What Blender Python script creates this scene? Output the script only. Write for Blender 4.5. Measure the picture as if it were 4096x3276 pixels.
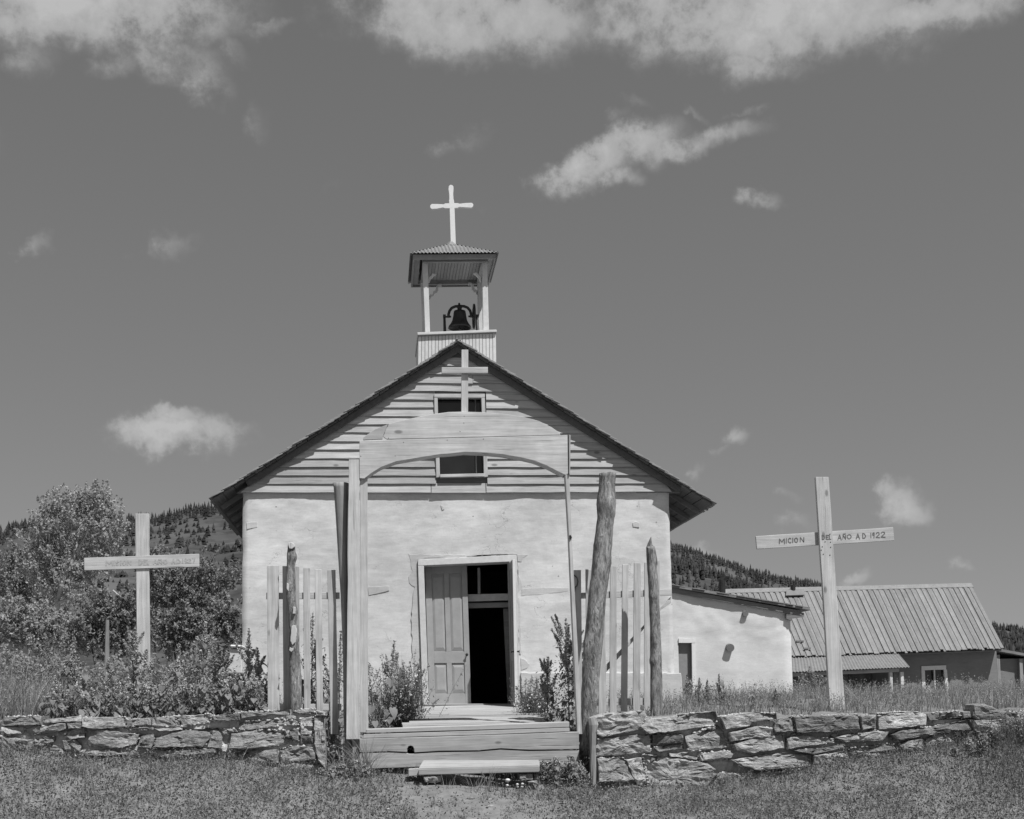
import bpy, bmesh, math, random
import numpy as np
from mathutils import Vector, Matrix, noise

# ------------------------------------------------------------------ scene, camera, sky, sun
for o in list(bpy.data.objects):
    bpy.data.objects.remove(o)
scene = bpy.context.scene
COL = scene.collection
PW, PH, F = 4096.0, 3276.0, 5130.0          # photo size and focal length in photo pixels
EYE = 1.5
YAW, PITCH, ROLL = math.radians(-6.0), math.radians(4.0), -math.radians(1.03)
SHIFT = 811.0
CAM = Vector((0, 0, EYE))
ROT = Matrix.Rotation(YAW, 3, 'Z') @ Matrix.Rotation(math.pi / 2 + PITCH, 3, 'X') @ Matrix.Rotation(ROLL, 3, 'Z')
cd = bpy.data.cameras.new('camera')
cam = bpy.data.objects.new('camera', cd)
COL.objects.link(cam)
cam.matrix_world = Matrix.Translation(CAM) @ ROT.to_4x4()
cd.sensor_width = 36
cd.lens = 36 * F / PW
cd.shift_y = SHIFT / PW
cd.clip_start = 0.1
cd.clip_end = 20000
scene.camera = cam

SUN_EL, SUN_AZ = math.radians(60), math.radians(37)     # azimuth: to the right of straight behind the camera
sun_dir = Vector((math.sin(SUN_AZ) * math.cos(SUN_EL), -math.cos(SUN_AZ) * math.cos(SUN_EL), math.sin(SUN_EL)))
sl = bpy.data.lights.new('sun', 'SUN')
sl.energy = 4.2
sl.angle = math.radians(0.53)
sl.color = (1, 1, 1)
so = bpy.data.objects.new('sun', sl)
COL.objects.link(so)
so.rotation_euler = sun_dir.to_track_quat('Z', 'Y').to_euler()
so.location = (20, -20, 40)

scene.view_settings.view_transform = 'Standard'
scene.view_settings.look = 'None'
scene.view_settings.gamma = 1
scene.view_settings.exposure = 0.2
scene.cycles.use_denoising = True
scene.cycles.max_bounces = 4
scene.cycles.diffuse_bounces = 1
scene.cycles.transmission_bounces = 2
scene.cycles.caustics_reflective = False


def ray(px, py):
    return ROT @ Vector(((px - PW / 2) / F, (-(py - PH / 2) + SHIFT) / F, -1))


def at(px, py, Y):
    """photo pixel -> point on the upright plane y = Y"""
    d = ray(px, py)
    return CAM + d * (Y / d.y)


def uo(x, y):                # overview picture (2156 wide) -> photo pixels
    return x * 1.89981, y * 1.89981


CROPS = {'Z1': (0, 1900, .798), 'Z2': (1200, 1900, .798), 'Z3': (2300, 1900, .833), 'Z4': (1600, 700, .4352),
         'Z5': (800, 1300, .603), 'Z6': (1800, 1300, .5221), 'Y1': (1050, 2150, .4932), 'Y2': (2150, 1850, .6674),
         'Y3': (1600, 2150, .464), 'Y4': (1300, 2750, .5102), 'Y5': (2300, 2750, .833), 'Y6': (50, 2700, .6262),
         'Y7': (2650, 2200, .6494), 'Y8': (50, 1900, .58), 'O': (0, 0, 1.89981), 'T1': (3000, 2080, .28757),
         'T2': (320, 2190, .23191), 'V1': (1450, 2450, .29), 'V2': (2000, 2450, .29), 'V3': (500, 2500, .34787)}


def cp(c, x, y):
    x0, y0, s = CROPS[c]
    return x0 + x * s, y0 + y * s


def A(c, x, y, Y):
    return at(*cp(c, x, y), Y)


# world: black-and-white daylight sky with clouds set by direction
world = bpy.data.worlds.new('World')
scene.world = world
world.cycles.sampling_method = 'MANUAL'
world.cycles.sample_map_resolution = 256
world.use_nodes = True
wn, wl = world.node_tree.nodes, world.node_tree.links
wn.clear()


def N(t, **kw):
    n = wn.new(t)
    for k, v in kw.items():
        setattr(n, k, v)
    return n


sky = N('ShaderNodeTexSky', sky_type='NISHITA', sun_disc=False)
sky.sun_elevation = SUN_EL
sky.sun_rotation = math.pi - SUN_AZ
sky.altitude = 2300
sky.air_density = 1.0
sky.dust_density = 0.6
sep = N('ShaderNodeSeparateColor')
wl.new(sky.outputs[0], sep.inputs[0])


def wmath(op, a, b=None, c=None, clamp=False):
    n = N('ShaderNodeMath', operation=op, use_clamp=clamp)
    for i, s in enumerate((a, b, c)):
        if s is None:
            continue
        if isinstance(s, (int, float)):
            n.inputs[i].default_value = s
        else:
            wl.new(s, n.inputs[i])
    return n.outputs[0]


# film with a yellow filter: little blue
skybw = wmath('ADD', wmath('ADD', wmath('MULTIPLY', sep.outputs[0], 0.30), wmath('MULTIPLY', sep.outputs[1], 0.35)),
              wmath('MULTIPLY', sep.outputs[2], 0.35))
tc = N('ShaderNodeTexCoord')
sx = N('ShaderNodeSeparateXYZ')
wl.new(tc.outputs['Generated'], sx.inputs[0])
ysafe = wmath('MAXIMUM', sx.outputs[1], 0.05)
uv = N('ShaderNodeCombineXYZ')
wl.new(wmath('DIVIDE', sx.outputs[0], ysafe), uv.inputs[0])
wl.new(wmath('DIVIDE', sx.outputs[2], ysafe), uv.inputs[1])
# warp
nz = N('ShaderNodeTexNoise')
nz.inputs['Scale'].default_value = 14
nz.inputs['Detail'].default_value = 4
nz.inputs['Roughness'].default_value = 0.62
wl.new(tc.outputs['Generated'], nz.inputs['Vector'])
nz2 = N('ShaderNodeTexNoise')
nz2.inputs['Scale'].default_value = 42
nz2.inputs['Detail'].default_value = 7
nz2.inputs['Roughness'].default_value = 0.68
wl.new(tc.outputs['Generated'], nz2.inputs['Vector'])
wv = N('ShaderNodeVectorMath', operation='MULTIPLY_ADD')
wl.new(nz.outputs['Color'], wv.inputs[0])
wv.inputs[1].default_value = (0.085, 0.06, 0)
wvb = N('ShaderNodeVectorMath', operation='ADD')
wl.new(uv.outputs[0], wvb.inputs[0])
wvb.inputs[1].default_value = (-0.0425, -0.03, 0)
wl.new(wvb.outputs[0], wv.inputs[2])
wv2 = N('ShaderNodeVectorMath', operation='MULTIPLY_ADD')
wl.new(nz2.outputs['Color'], wv2.inputs[0])
wv2.inputs[1].default_value = (0.03, 0.022, 0)
wv2b = N('ShaderNodeVectorMath', operation='ADD')
wl.new(wv.outputs[0], wv2b.inputs[0])
wv2b.inputs[1].default_value = (-0.015, -0.011, 0)
wl.new(wv2b.outputs[0], wv2.inputs[2])
CLOUDS = [  # overview pixel centre, radii, tilt in degrees, strength
    (210, 5, 330, 120, 0, 1.45), (70, 120, 80, 70, 0, .55), (330, 110, 170, 55, -8, .75), (430, 165, 90, 60, -50, .7), (250, 130, 80, 40, 10, .6), (480, 110, 60, 40, -40, .5),
    (560, 55, 80, 26, 18, .6), (480, 40, 90, 40, 0, .45), (110, 160, 50, 20, 60, .35),
    (1000, 15, 320, 115, 0, 1.4), (1000, 115, 110, 40, 0, .5),
    (1640, 15, 430, 140, 4, 1.55), (1590, 125, 190, 60, 0, .8), (1960, 25, 300, 60, 6, 1.2), (1950, 110, 60, 30, 30, .4),
    (1235, 350, 120, 66, 20, 1.6), (1290, 385, 62, 40, 0, 1.1), (1330, 300, 140, 66, 18, 1.3), (1435, 305, 115, 40, 8, 1.0),
    (1530, 285, 105, 36, 15, .75), (1575, 232, 55, 18, 20, .5), (1480, 235, 60, 18, -25, .45), (1330, 205, 55, 22, -20, .42),
    (1285, 240, 60, 30, 30, .5), (1590, 430, 72, 25, 0, .85),
    (1545, 920, 62, 28, 10, .85), (1500, 950, 40, 18, 10, .6), (955, 285, 80, 40, 30, .55), (980, 262, 50, 20, 30, .5),
    (540, 250, 40, 62, -10, .42), (365, 535, 50, 36, 20, .55), (55, 520, 36, 28, 20, .7), (320, 560, 60, 16, 25, .2),
    (375, 925, 140, 42, 0, 1.5), (385, 892, 60, 32, 0, 1.2), (730, 390, 70, 14, 15, .22), (1035, 420, 25, 20, 0, .22),
    (1915, 1062, 78, 56, -25, 1.35), (1882, 1030, 50, 34, 0, 1.1), (1650, 1042, 52, 24, 0, .62), (1670, 1100, 52, 28, 15, .66),
    (1800, 1212, 66, 27, 10, 1.2), (2010, 1200, 44, 21, 0, .95), (1437, 1002, 30, 32, 0, .9), (1475, 1158, 50, 20, 0, .9),
    (1850, 1105, 80, 12, 0, .35), (-150, 300, 160, 60, 0, .8), (2350, 420, 200, 70, 0, .8), (2500, 150, 250, 100, 0, .9)]
acc = None
for cx, cy, rx, ry, ang, st in CLOUDS:
    d = ray(*uo(cx, cy))
    u, v = d.x / d.y, d.z / d.y
    k = 1.89981 / F * 1.02
    mp = N('ShaderNodeMapping', vector_type='TEXTURE')
    mp.inputs['Location'].default_value = (u, v, 0)
    mp.inputs['Rotation'].default_value = (0, 0, math.radians(ang))
    mp.inputs['Scale'].default_value = (rx * k, ry * k, 1)
    wl.new(wv2.outputs[0], mp.inputs['Vector'])
    ln = N('ShaderNodeVectorMath', operation='LENGTH')
    wl.new(mp.outputs[0], ln.inputs[0])
    mr = N('ShaderNodeMapRange', interpolation_type='SMOOTHSTEP')
    mr.inputs[1].default_value = 1.5
    mr.inputs[2].default_value = 0.0
    mr.inputs[3].default_value = 0
    mr.inputs[4].default_value = st
    wl.new(ln.outputs['Value'], mr.inputs[0])
    acc = mr.outputs[0] if acc is None else wmath('MAXIMUM', acc, mr.outputs[0])
# the same broken clouds go on over the rest of the sky (behind and beside)
nz3 = N('ShaderNodeTexNoise')
nz3.inputs['Scale'].default_value = 3.2
nz3.inputs['Detail'].default_value = 4
nz3.inputs['Roughness'].default_value = 0.6
wl.new(tc.outputs['Generated'], nz3.inputs['Vector'])
gen = N('ShaderNodeMapRange', interpolation_type='SMOOTHSTEP')
gen.inputs[1].default_value = 0.56
gen.inputs[2].default_value = 0.74
gen.inputs[4].default_value = 0.9
wl.new(nz3.outputs['Fac'], gen.inputs[0])
beyond = N('ShaderNodeMapRange', interpolation_type='SMOOTHSTEP')
beyond.inputs[1].default_value = 0.86
beyond.inputs[2].default_value = 0.70
wl.new(sx.outputs[1], beyond.inputs[0])
gcl = wmath('MULTIPLY', gen.outputs[0], beyond.outputs[0])
acc = wmath('MAXIMUM', acc, gcl)
tex = N('ShaderNodeMapRange')
tex.inputs[1].default_value = 0.32
tex.inputs[2].default_value = 0.68
tex.inputs[3].default_value = 0.3
tex.inputs[4].default_value = 1.9
tex.clamp = False
wl.new(wmath('ADD', wmath('MULTIPLY', nz2.outputs['Fac'], .55), wmath('MULTIPLY', nz.outputs['Fac'], .45)), tex.inputs[0])
rawd = wmath('MULTIPLY', acc, tex.outputs[0])
smo = N('ShaderNodeMapRange', interpolation_type='SMOOTHSTEP')
smo.inputs[1].default_value = 0.16
smo.inputs[2].default_value = 1.15
wl.new(rawd, smo.inputs[0])
dens = smo.outputs[0]
SKY_GAIN, CLOUD = 0.0915, 0.43
skyv = wmath('MULTIPLY', wmath('POWER', skybw, 0.55), 1.106)     # the film's response to blue sky
bgv = N('ShaderNodeMix', data_type='FLOAT')
wl.new(dens, bgv.inputs[0])
wl.new(skyv, bgv.inputs[2])
body = N('ShaderNodeMapRange')
wl.new(rawd, body.inputs[0])
for i_, q_ in enumerate((.1, 2.0, .24 / SKY_GAIN, CLOUD / SKY_GAIN)):
    body.inputs[i_ + 1].default_value = q_
wl.new(body.outputs[0], bgv.inputs[3])
bg = N('ShaderNodeBackground')
wl.new(bgv.outputs[0], bg.inputs[0])
bg.inputs[1].default_value = SKY_GAIN
wo = N('ShaderNodeOutputWorld')
wl.new(bg.outputs[0], wo.inputs[0])

# ------------------------------------------------------------------ materials (greys: the place is seen on black-and-white film)


class M:
    """small node-graph builder"""

    def __init__(s, name, rough=.85, spec=.25):
        s.m = bpy.data.materials.new(name)
        s.m.use_nodes = True
        s.n, s.l = s.m.node_tree.nodes, s.m.node_tree.links
        s.b = s.n['Principled BSDF']
        s.b.inputs['Roughness'].default_value = rough
        s.b.inputs['Specular IOR Level'].default_value = spec
        s.tc = s.n.new('ShaderNodeTexCoord')
        s.oi = s.n.new('ShaderNodeObjectInfo')

    def math(s, op, a, b=None, clamp=False):
        n = s.n.new('ShaderNodeMath')
        n.operation = op
        n.use_clamp = clamp
        for i, q in enumerate((a, b)):
            if q is None:
                continue
            if isinstance(q, (int, float)):
                n.inputs[i].default_value = q
            else:
                s.l.new(q, n.inputs[i])
        return n.outputs[0]

    def coord(s, scale=(1, 1, 1), rnd=True, src='Object'):
        mp = s.n.new('ShaderNodeMapping')
        s.l.new(s.tc.outputs[src], mp.inputs[0])
        mp.inputs['Scale'].default_value = scale
        if rnd:
            c = s.n.new('ShaderNodeVectorMath')
            c.operation = 'ADD'
            k = s.math('MULTIPLY', s.oi.outputs['Random'], 37.0)
            s.l.new(mp.outputs[0], c.inputs[0])
            s.l.new(k, c.inputs[1])
            return c.outputs[0]
        return mp.outputs[0]

    def noise(s, co, scale, detail=6, rough=.6, dist=0):
        n = s.n.new('ShaderNodeTexNoise')
        s.l.new(co, n.inputs['Vector'])
        n.inputs['Scale'].default_value = scale
        n.inputs['Detail'].default_value = detail
        n.inputs['Roughness'].default_value = rough
        n.inputs['Distortion'].default_value = dist
        return n.outputs['Fac']

    def voronoi(s, co, scale, feature='F1'):
        n = s.n.new('ShaderNodeTexVoronoi')
        n.feature = feature
        s.l.new(co, n.inputs['Vector'])
        n.inputs['Scale'].default_value = scale
        return n.outputs['Distance']

    def rng(s, x, a, b, c, d, smooth=False):
        n = s.n.new('ShaderNodeMapRange')
        if smooth:
            n.interpolation_type = 'SMOOTHSTEP'
        s.l.new(x, n.inputs[0])
        for i, q in enumerate((a, b, c, d)):
            n.inputs[i + 1].default_value = q
        return n.outputs[0]

    def out(s, val, bump=None, strength=.4, dist=.01):
        s.l.new(val, s.b.inputs['Base Color'])
        if bump is not None:
            bp = s.n.new('ShaderNodeBump')
            bp.inputs['Strength'].default_value = strength
            bp.inputs['Distance'].default_value = dist
            s.l.new(bump, bp.inputs['Height'])
            s.l.new(bp.outputs[0], s.b.inputs['Normal'])
        return s.m


def wood(name, g, axis, contrast=.35, var=.18, knots=True, rough=.8, bump=.5, wear=.25):
    m = M(name, rough)
    sc = [22.0, 22.0, 22.0]
    sc['XYZ'.index(axis)] = 0.9
    co = m.coord(sc)
    a = m.noise(co, 1.0, 7, .65, .6)
    b = m.noise(co, 4.0, 4, .6)
    co2 = m.coord((1, 1, 1))
    big = m.noise(co2, 2.2, 4, .6)
    v = m.rng(a, .3, .7, 1 - contrast * .6, 1 + contrast * .45)
    v = m.math('MULTIPLY', v, m.rng(b, .35, .65, 1 - contrast * .25, 1 + contrast * .2))
    v = m.math('MULTIPLY', v, m.rng(big, .3, .7, 1 - wear * .5, 1 + wear * .45))
    v = m.math('MULTIPLY', v, m.rng(m.oi.outputs['Random'], 0, 1, 1 - var, 1 + var))
    if knots:
        ks = [7.0, 7.0, 7.0]
        ks['XYZ'.index(axis)] = 3.2
        kd = m.voronoi(m.coord(ks), .55)
        v = m.math('MULTIPLY', v, m.rng(kd, .06, .13, .5, 1.0, True))
    # drying cracks along the grain
    cs = [42.0, 42.0, 42.0]
    cs['XYZ'.index(axis)] = 1.1
    cr = m.noise(m.coord(cs), 1.0, 3, .5, .3)
    v = m.math('MULTIPLY', v, m.rng(cr, .27, .33, .55, 1.0))
    v = m.math('MULTIPLY', v, g)
    hgt = m.math('ADD', m.math('MULTIPLY', a, .7), m.rng(cr, .27, .34, 0, .6))
    return m.out(v, hgt, bump, .006)


def plaster(name, g, var=.12, bump=.5, crack=True, fine=1.0):
    m = M(name, .95, .1)
    co = m.coord((1, 1, 1), False)
    a = m.noise(co, .9, 6, .6)
    st = m.noise(m.coord((1, 1, 3.2), False), 2.2, 6, .65, .4)
    f = m.noise(co, 26, 6, .7)
    v = m.rng(a, .3, .7, 1 - var, 1 + var * .7)
    v = m.math('MULTIPLY', v, m.rng(st, .3, .7, 1 - var * .8, 1 + var * .6))
    v = m.math('MULTIPLY', v, m.rng(f, .3, .7, .95, 1.05))
    tr = m.noise(m.coord((3, 3, 16), False), 2.0, 5, .6, .3)
    v = m.math('MULTIPLY', v, m.rng(tr, .3, .7, .95, 1.04))
    h = m.math('ADD', m.math('MULTIPLY', st, .35), m.math('ADD', m.math('MULTIPLY', f, .22), m.math('MULTIPLY', tr, .25)))
    if crack:
        w = m.n.new('ShaderNodeVectorMath')
        w.operation = 'ADD'
        nn = m.n.new('ShaderNodeTexNoise')
        nn.inputs['Scale'].default_value = 3
        nn.inputs['Detail'].default_value = 5
        m.l.new(co, nn.inputs['Vector'])
        m.l.new(nn.outputs['Color'], w.inputs[0])
        m.l.new(co, w.inputs[1])
        e = m.voronoi(w.outputs[0], 1.7, 'DISTANCE_TO_EDGE')
        msk = m.rng(m.noise(co, 1.3, 3), .5, .62, 0, 1)
        line = m.math('MULTIPLY', m.rng(e, .003, .012, 1, 0), msk)
        v = m.math('MULTIPLY', v, m.rng(line, 0, 1, 1, .68))
        h = m.math('SUBTRACT', h, m.math('MULTIPLY', line, .5))
        sp = m.voronoi(m.coord((1, 1, 1), False), 3.1)
        v = m.math('MULTIPLY', v, m.rng(sp, .03, .055, .45, 1))
    v = m.math('MULTIPLY', v, g)
    return m.out(v, h, bump, .012 * fine)


def plain(name, g, rough=.8, var=.2, scale=8, bump=.2, spec=.25, metallic=0, objvar=0.0):
    m = M(name, rough, spec)
    co = m.coord((1, 1, 1))
    a = m.noise(co, scale, 6, .65)
    v = m.rng(a, .3, .7, g * (1 - var), g * (1 + var))
    if objvar:
        v = m.math('MULTIPLY', v, m.rng(m.oi.outputs['Random'], 0, 1, 1 - objvar, 1 + objvar))
    m.b.inputs['Metallic'].default_value = metallic
    return m.out(v, a, bump, .01)


def leafmat(name, g, var=.35, trans=.25, rough=.6):
    m = M(name, rough, .12)
    at_ = m.n.new('ShaderNodeAttribute')
    at_.attribute_name = 'shade'
    v = m.math('MULTIPLY', m.rng(at_.outputs['Fac'], 0, 1, 1 - var, 1 + var), g)
    v = m.math('MULTIPLY', v, m.rng(m.oi.outputs['Random'], 0, 1, .88, 1.12))
    m.out(v)
    t = m.n.new('ShaderNodeBsdfTranslucent')
    m.l.new(v, t.inputs[0])
    mx = m.n.new('ShaderNodeMixShader')
    mx.inputs[0].default_value = trans
    m.l.new(m.b.outputs[0], mx.inputs[1])
    m.l.new(t.outputs[0], mx.inputs[2])
    m.l.new(mx.outputs[0], m.n['Material Output'].inputs[0])
    return m.m


def stonemat(name, g):
    m = M(name, .93, .15)
    co = m.coord((1, 1, 1))
    lay = m.noise(m.coord((1.5, 1.5, 9)), 2.0, 7, .7, .5)
    f = m.noise(co, 30, 6, .7)
    big = m.noise(co, 4, 5, .6)
    v = m.rng(lay, .32, .68, .62, 1.3)
    v = m.math('MULTIPLY', v, m.rng(f, .32, .68, .68, 1.28))
    v = m.math('MULTIPLY', v, m.rng(big, .35, .65, .78, 1.22))
    v = m.math('MULTIPLY', v, m.rng(m.oi.outputs['Random'], 0, 1, .62, 1.45))
    li = m.voronoi(m.coord((1, 1, 1)), 9)
    v = m.math('MULTIPLY', v, m.rng(li, .08, .16, 1.25, 1))
    v = m.math('MULTIPLY', v, g)
    return m.out(v, m.math('ADD', lay, m.math('MULTIPLY', f, .7)), 1.0, .035)


def barkmat(name, g):
    m = M(name, .95, .1)
    a = m.noise(m.coord((26, 26, 6.0)), 1, 7, .75, 1.4)
    b = m.noise(m.coord((7, 7, 3)), 1, 5, .6, .5)
    v = m.rng(a, .38, .62, .35, 1.35)
    v = m.math('MULTIPLY', v, m.rng(b, .4, .6, .8, 1.25))
    k = m.voronoi(m.coord((3.4, 3.4, 2.2)), 1)
    v = m.math('MULTIPLY', v, m.rng(k, .08, .16, .45, 1))
    v = m.math('MULTIPLY', v, g)
    return m.out(v, a, 1.0, .035)


MAT = dict(
    adobe=plaster('adobe_whitewash', .69, .18, .4),
    mud=plaster('mud_patch', .58, .15, .6, False),
    dado=plaster('mud_dado', .60, .15, .5, False),
    adobe2=plaster('adobe_annex', .70, .1, .5, False),
    adobe3=plaster('adobe_dark', .25, .12, .5, False),
    wood_x=wood('weathered_board_x', .40, 'X'),
    wood_z=wood('weathered_board_z', .42, 'Z'),
    new_x=wood('pale_board_x', .54, 'X', .38, .06, True, .8, .5, .34),
    new_z=wood('pale_board_z', .54, 'Z', .38, .08, True, .8, .5, .34),
    cross_z=wood('cross_board_z', .58, 'Z', .38, .05, True, .8, .5, .32),
    cross_x=wood('cross_board_x', .58, 'X', .38, .05, True, .8, .5, .32),
    siding=wood('siding_board', .47, 'X', .38, .16, True, .85, .5, .22),
    beam=wood('old_beam', .44, 'X', .4, .08, True, .85, .9, .2),
    deck=wood('deck_plank', .42, 'X', .3, .12, True, .85, .6, .2),
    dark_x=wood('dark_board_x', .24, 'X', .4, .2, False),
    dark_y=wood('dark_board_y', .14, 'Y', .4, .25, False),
    grey_z=wood('grey_split_log', .30, 'Z', .55, .1, False, .9, 1.0, .3),
    paint=plain('white_paint', .78, .6, .06, 14, .1),
    paint_dim=plain('worn_white_paint', .66, .7, .1, 10, .15, objvar=.06),
    paint_shade=plain('shaded_paint_board', .30, .75, .12, 8, .1, objvar=.1),  # darker copy of the white paint: shade put into the colour
    door=plain('worn_grey_door_paint', .38, .75, .14, 3.5, .12),
    tin=plain('corrugated_tin', .27, .5, .2, 5, .1, .5, .2),
    tin_dull=plain('dull_tin', .2, .6, .15, 5, .1, .4, .1),
    iron=plain('black_iron', .028, .45, .4, 12, .2, .4),
    hole=plain('dark_hollow', .012, .95, .3, 5, 0, .05),  # near-black colour standing in for the darkness inside hollows
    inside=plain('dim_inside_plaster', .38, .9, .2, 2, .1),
    rubber=plain('dark_paint_letters', .15, .8, .3, 30, 0),
    faded=plain('faded_letters', .43, .85, .3, 30, 0),
    pale_stone=stonemat('pale_stone', .52),
    shingle=wood('old_shingle', .30, 'X', .4, .25, False),
    stone=stonemat('wall_stone', .34),
    mortar=plaster('lime_mortar', .52, .2, 1.0, False, 2.5),
    bark=barkmat('log_bark', .34),
    bark2=barkmat('limb_bark', .30),
    pale_bark=plain('pale_bark', .42, .9, .25, 6, .4),
    cut=wood('fresh_cut_end', .58, 'Z', .2, .05, False),
    soil=plain('bare_soil', .20, .97, .3, 6, .6),
    weed=leafmat('weed_leaf', .26, .3, .3),
    seed=leafmat('seed_head', .48, .4, .25, .8),
    stem=plain('weed_stem', .16, .8, .2, 10, 0),
    grass=leafmat('low_green_cover', .18, .45, .25, .8),
    hay=leafmat('tall_dry_grass', .30, .4, .3, .8),
    tree=leafmat('tree_leaf', .42, .3, .35, .8),
    bush=leafmat('bush_leaf', .31, .35, .32, .8),
    conifer=leafmat('conifer_needles', .040, .5, .0, .9),
    petal=plain('white_petal', .75, .7, .05, 10, 0),
    glass=plain('dusty_glass', .02, .08, .2, 3, 0, .6),
    roofwood=wood('roof_plank', .25, 'Z', .35, .16, False, .85, .4, .25),
)

# ------------------------------------------------------------------ builders
rng = random.Random(7)


def link(o, parent=None):
    COL.objects.link(o)
    if parent is not None:
        o.parent = parent
    return o


def wloc(o):
    v = Vector((0, 0, 0))
    while o is not None:
        v += Vector(o.location)
        o = o.parent
    return v


def tag(o, label=None, cat=None, group=None, kind=None):
    for k, v in (('label', label), ('category', cat), ('group', group), ('kind', kind)):
        if v:
            o[k] = v
    return o


def thing(name, label, cat, loc, group=None):
    o = bpy.data.objects.new(name, None)
    o.empty_display_size = .2
    o.location = loc
    link(o)
    return tag(o, label, cat, group)


class MB:
    def __init__(s):
        s.v, s.f = [], []

    def add(s, vs, fs):
        b = len(s.v)
        s.v += [tuple(q) for q in vs]
        s.f += [tuple(b + i for i in q) for q in fs]
        return s

    def box(s, x0, x1, y0, y1, z0, z1):
        vs = [(x, y, z) for z in (z0, z1) for y in (y0, y1) for x in (x0, x1)]
        return s.add(vs, [(0, 2, 3, 1), (4, 5, 7, 6), (0, 1, 5, 4), (2, 6, 7, 3), (0, 4, 6, 2), (1, 3, 7, 5)])

    def hexa(s, p):      # p: 4 bottom points then 4 top points
        return s.add(p, [(3, 2, 1, 0), (4, 5, 6, 7), (0, 1, 5, 4), (1, 2, 6, 5), (2, 3, 7, 6), (3, 0, 4, 7)])

    def prism(s, poly, y0, y1):      # poly of (x, z), extruded in y
        n = len(poly)
        area = sum(poly[i][0] * poly[(i + 1) % n][1] - poly[(i + 1) % n][0] * poly[i][1] for i in range(n))
        if area < 0:
            poly = poly[::-1]
        vs = [(x, y0, z) for x, z in poly] + [(x, y1, z) for x, z in poly]
        fs = [tuple(range(n)), tuple(range(2 * n - 1, n - 1, -1))]
        fs += [(i, i + n, (i + 1) % n + n, (i + 1) % n) for i in range(n)]
        return s.add(vs, fs)

    def tube(s, path, radii, seg=8, cap=True, jit=0.0):
        path = [Vector(p) for p in path]
        rings = []
        for i, p in enumerate(path):
            t = (path[min(i + 1, len(path) - 1)] - path[max(i - 1, 0)]).normalized()
            a = Vector((0, 1, 0)) if abs(t.y) < .9 else Vector((1, 0, 0))
            e1 = t.cross(a).normalized()
            e2 = t.cross(e1).normalized()
            r = radii[i] if hasattr(radii, '__len__') else radii
            ring = []
            for k in range(seg):
                an = 2 * math.pi * k / seg
                rr = r * (1 + (rng.uniform(-jit, jit) if jit else 0))
                ring.append(p + (e1 * math.cos(an) + e2 * math.sin(an)) * rr)
            rings.append(ring)
        b = len(s.v)
        for r in rings:
            s.v += [tuple(q) for q in r]
        for i in range(len(rings) - 1):
            for k in range(seg):
                a0, a1 = b + i * seg + k, b + i * seg + (k + 1) % seg
                s.f.append((a0, a1, a1 + seg, a0 + seg))
        if cap:
            s.f.append(tuple(b + k for k in range(seg))[::-1])
            s.f.append(tuple(b + (len(rings) - 1) * seg + k for k in range(seg)))
        return s

    def build(s, name, mat, parent=None, smooth=False, bevel=0, seg=1):
        off = wloc(parent) if parent is not None else Vector((0, 0, 0))
        me = bpy.data.meshes.new(name)
        me.from_pydata([(x - off.x, y - off.y, z - off.z) for x, y, z in s.v], [], s.f)
        me.materials.append(MAT[mat] if isinstance(mat, str) else mat)
        bm = bmesh.new()
        bm.from_mesh(me)
        bmesh.ops.recalc_face_normals(bm, faces=bm.faces)
        if bevel:
            es = [e for e in bm.edges if len(e.link_faces) == 2 and e.calc_face_angle(0) > .5]
            bmesh.ops.bevel(bm, geom=es, offset=bevel, segments=seg, affect='EDGES', clamp_overlap=True)
        bm.to_mesh(me)
        bm.free()
        if smooth:
            me.polygons.foreach_set('use_smooth', [True] * len(me.polygons))
        o = bpy.data.objects.new(name, me)
        return link(o, parent)


def npmesh(name, V, Fq, mat, parent=None, shade=None, smooth=False):
    """numpy mesh: V (n,3), Fq (m,k) faces of equal size"""
    off = wloc(parent) if parent is not None else Vector((0, 0, 0))
    V = np.asarray(V, dtype=np.float32) - np.array(off, dtype=np.float32)
    me = bpy.data.meshes.new(name)
    m, k = Fq.shape
    me.vertices.add(len(V))
    me.vertices.foreach_set('co', V.ravel())
    me.loops.add(m * k)
    me.loops.foreach_set('vertex_index', Fq.ravel().astype(np.int32))
    me.polygons.add(m)
    me.polygons.foreach_set('loop_start', np.arange(0, m * k, k, dtype=np.int32))
    me.polygons.foreach_set('loop_total', np.full(m, k, dtype=np.int32))
    if smooth:
        me.polygons.foreach_set('use_smooth', np.ones(m, dtype=bool))
    if shade is not None:
        a = me.attributes.new('shade', 'FLOAT', 'POINT')
        a.data.foreach_set('value', np.asarray(shade, dtype=np.float32))
    me.materials.append(MAT[mat])
    me.update()
    me.validate()
    return link(bpy.data.objects.new(name, me), parent)


def px_poly(c, pts, Y):
    r = []
    for x, y in pts:
        p = A(c, x, y, Y)
        r.append((p.x, p.z))
    return r


def rough(poly, step=.08, amp=.006, rg=None):
    rg = rg or rng
    out = []
    n = len(poly)
    for i in range(n):
        (x0, z0), (x1, z1) = poly[i], poly[(i + 1) % n]
        L = math.hypot(x1 - x0, z1 - z0)
        k = max(1, int(L / step))
        for j in range(k):
            t = j / k
            a = amp if j else amp * .5
            out.append((x0 + (x1 - x0) * t + rg.uniform(-a, a), z0 + (z1 - z0) * t + rg.uniform(-a, a)))
    return out


def lerp(a, b, t):
    return a + (b - a) * t


def interp(xs, ys, x):
    return float(np.interp(x, xs, ys))


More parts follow.
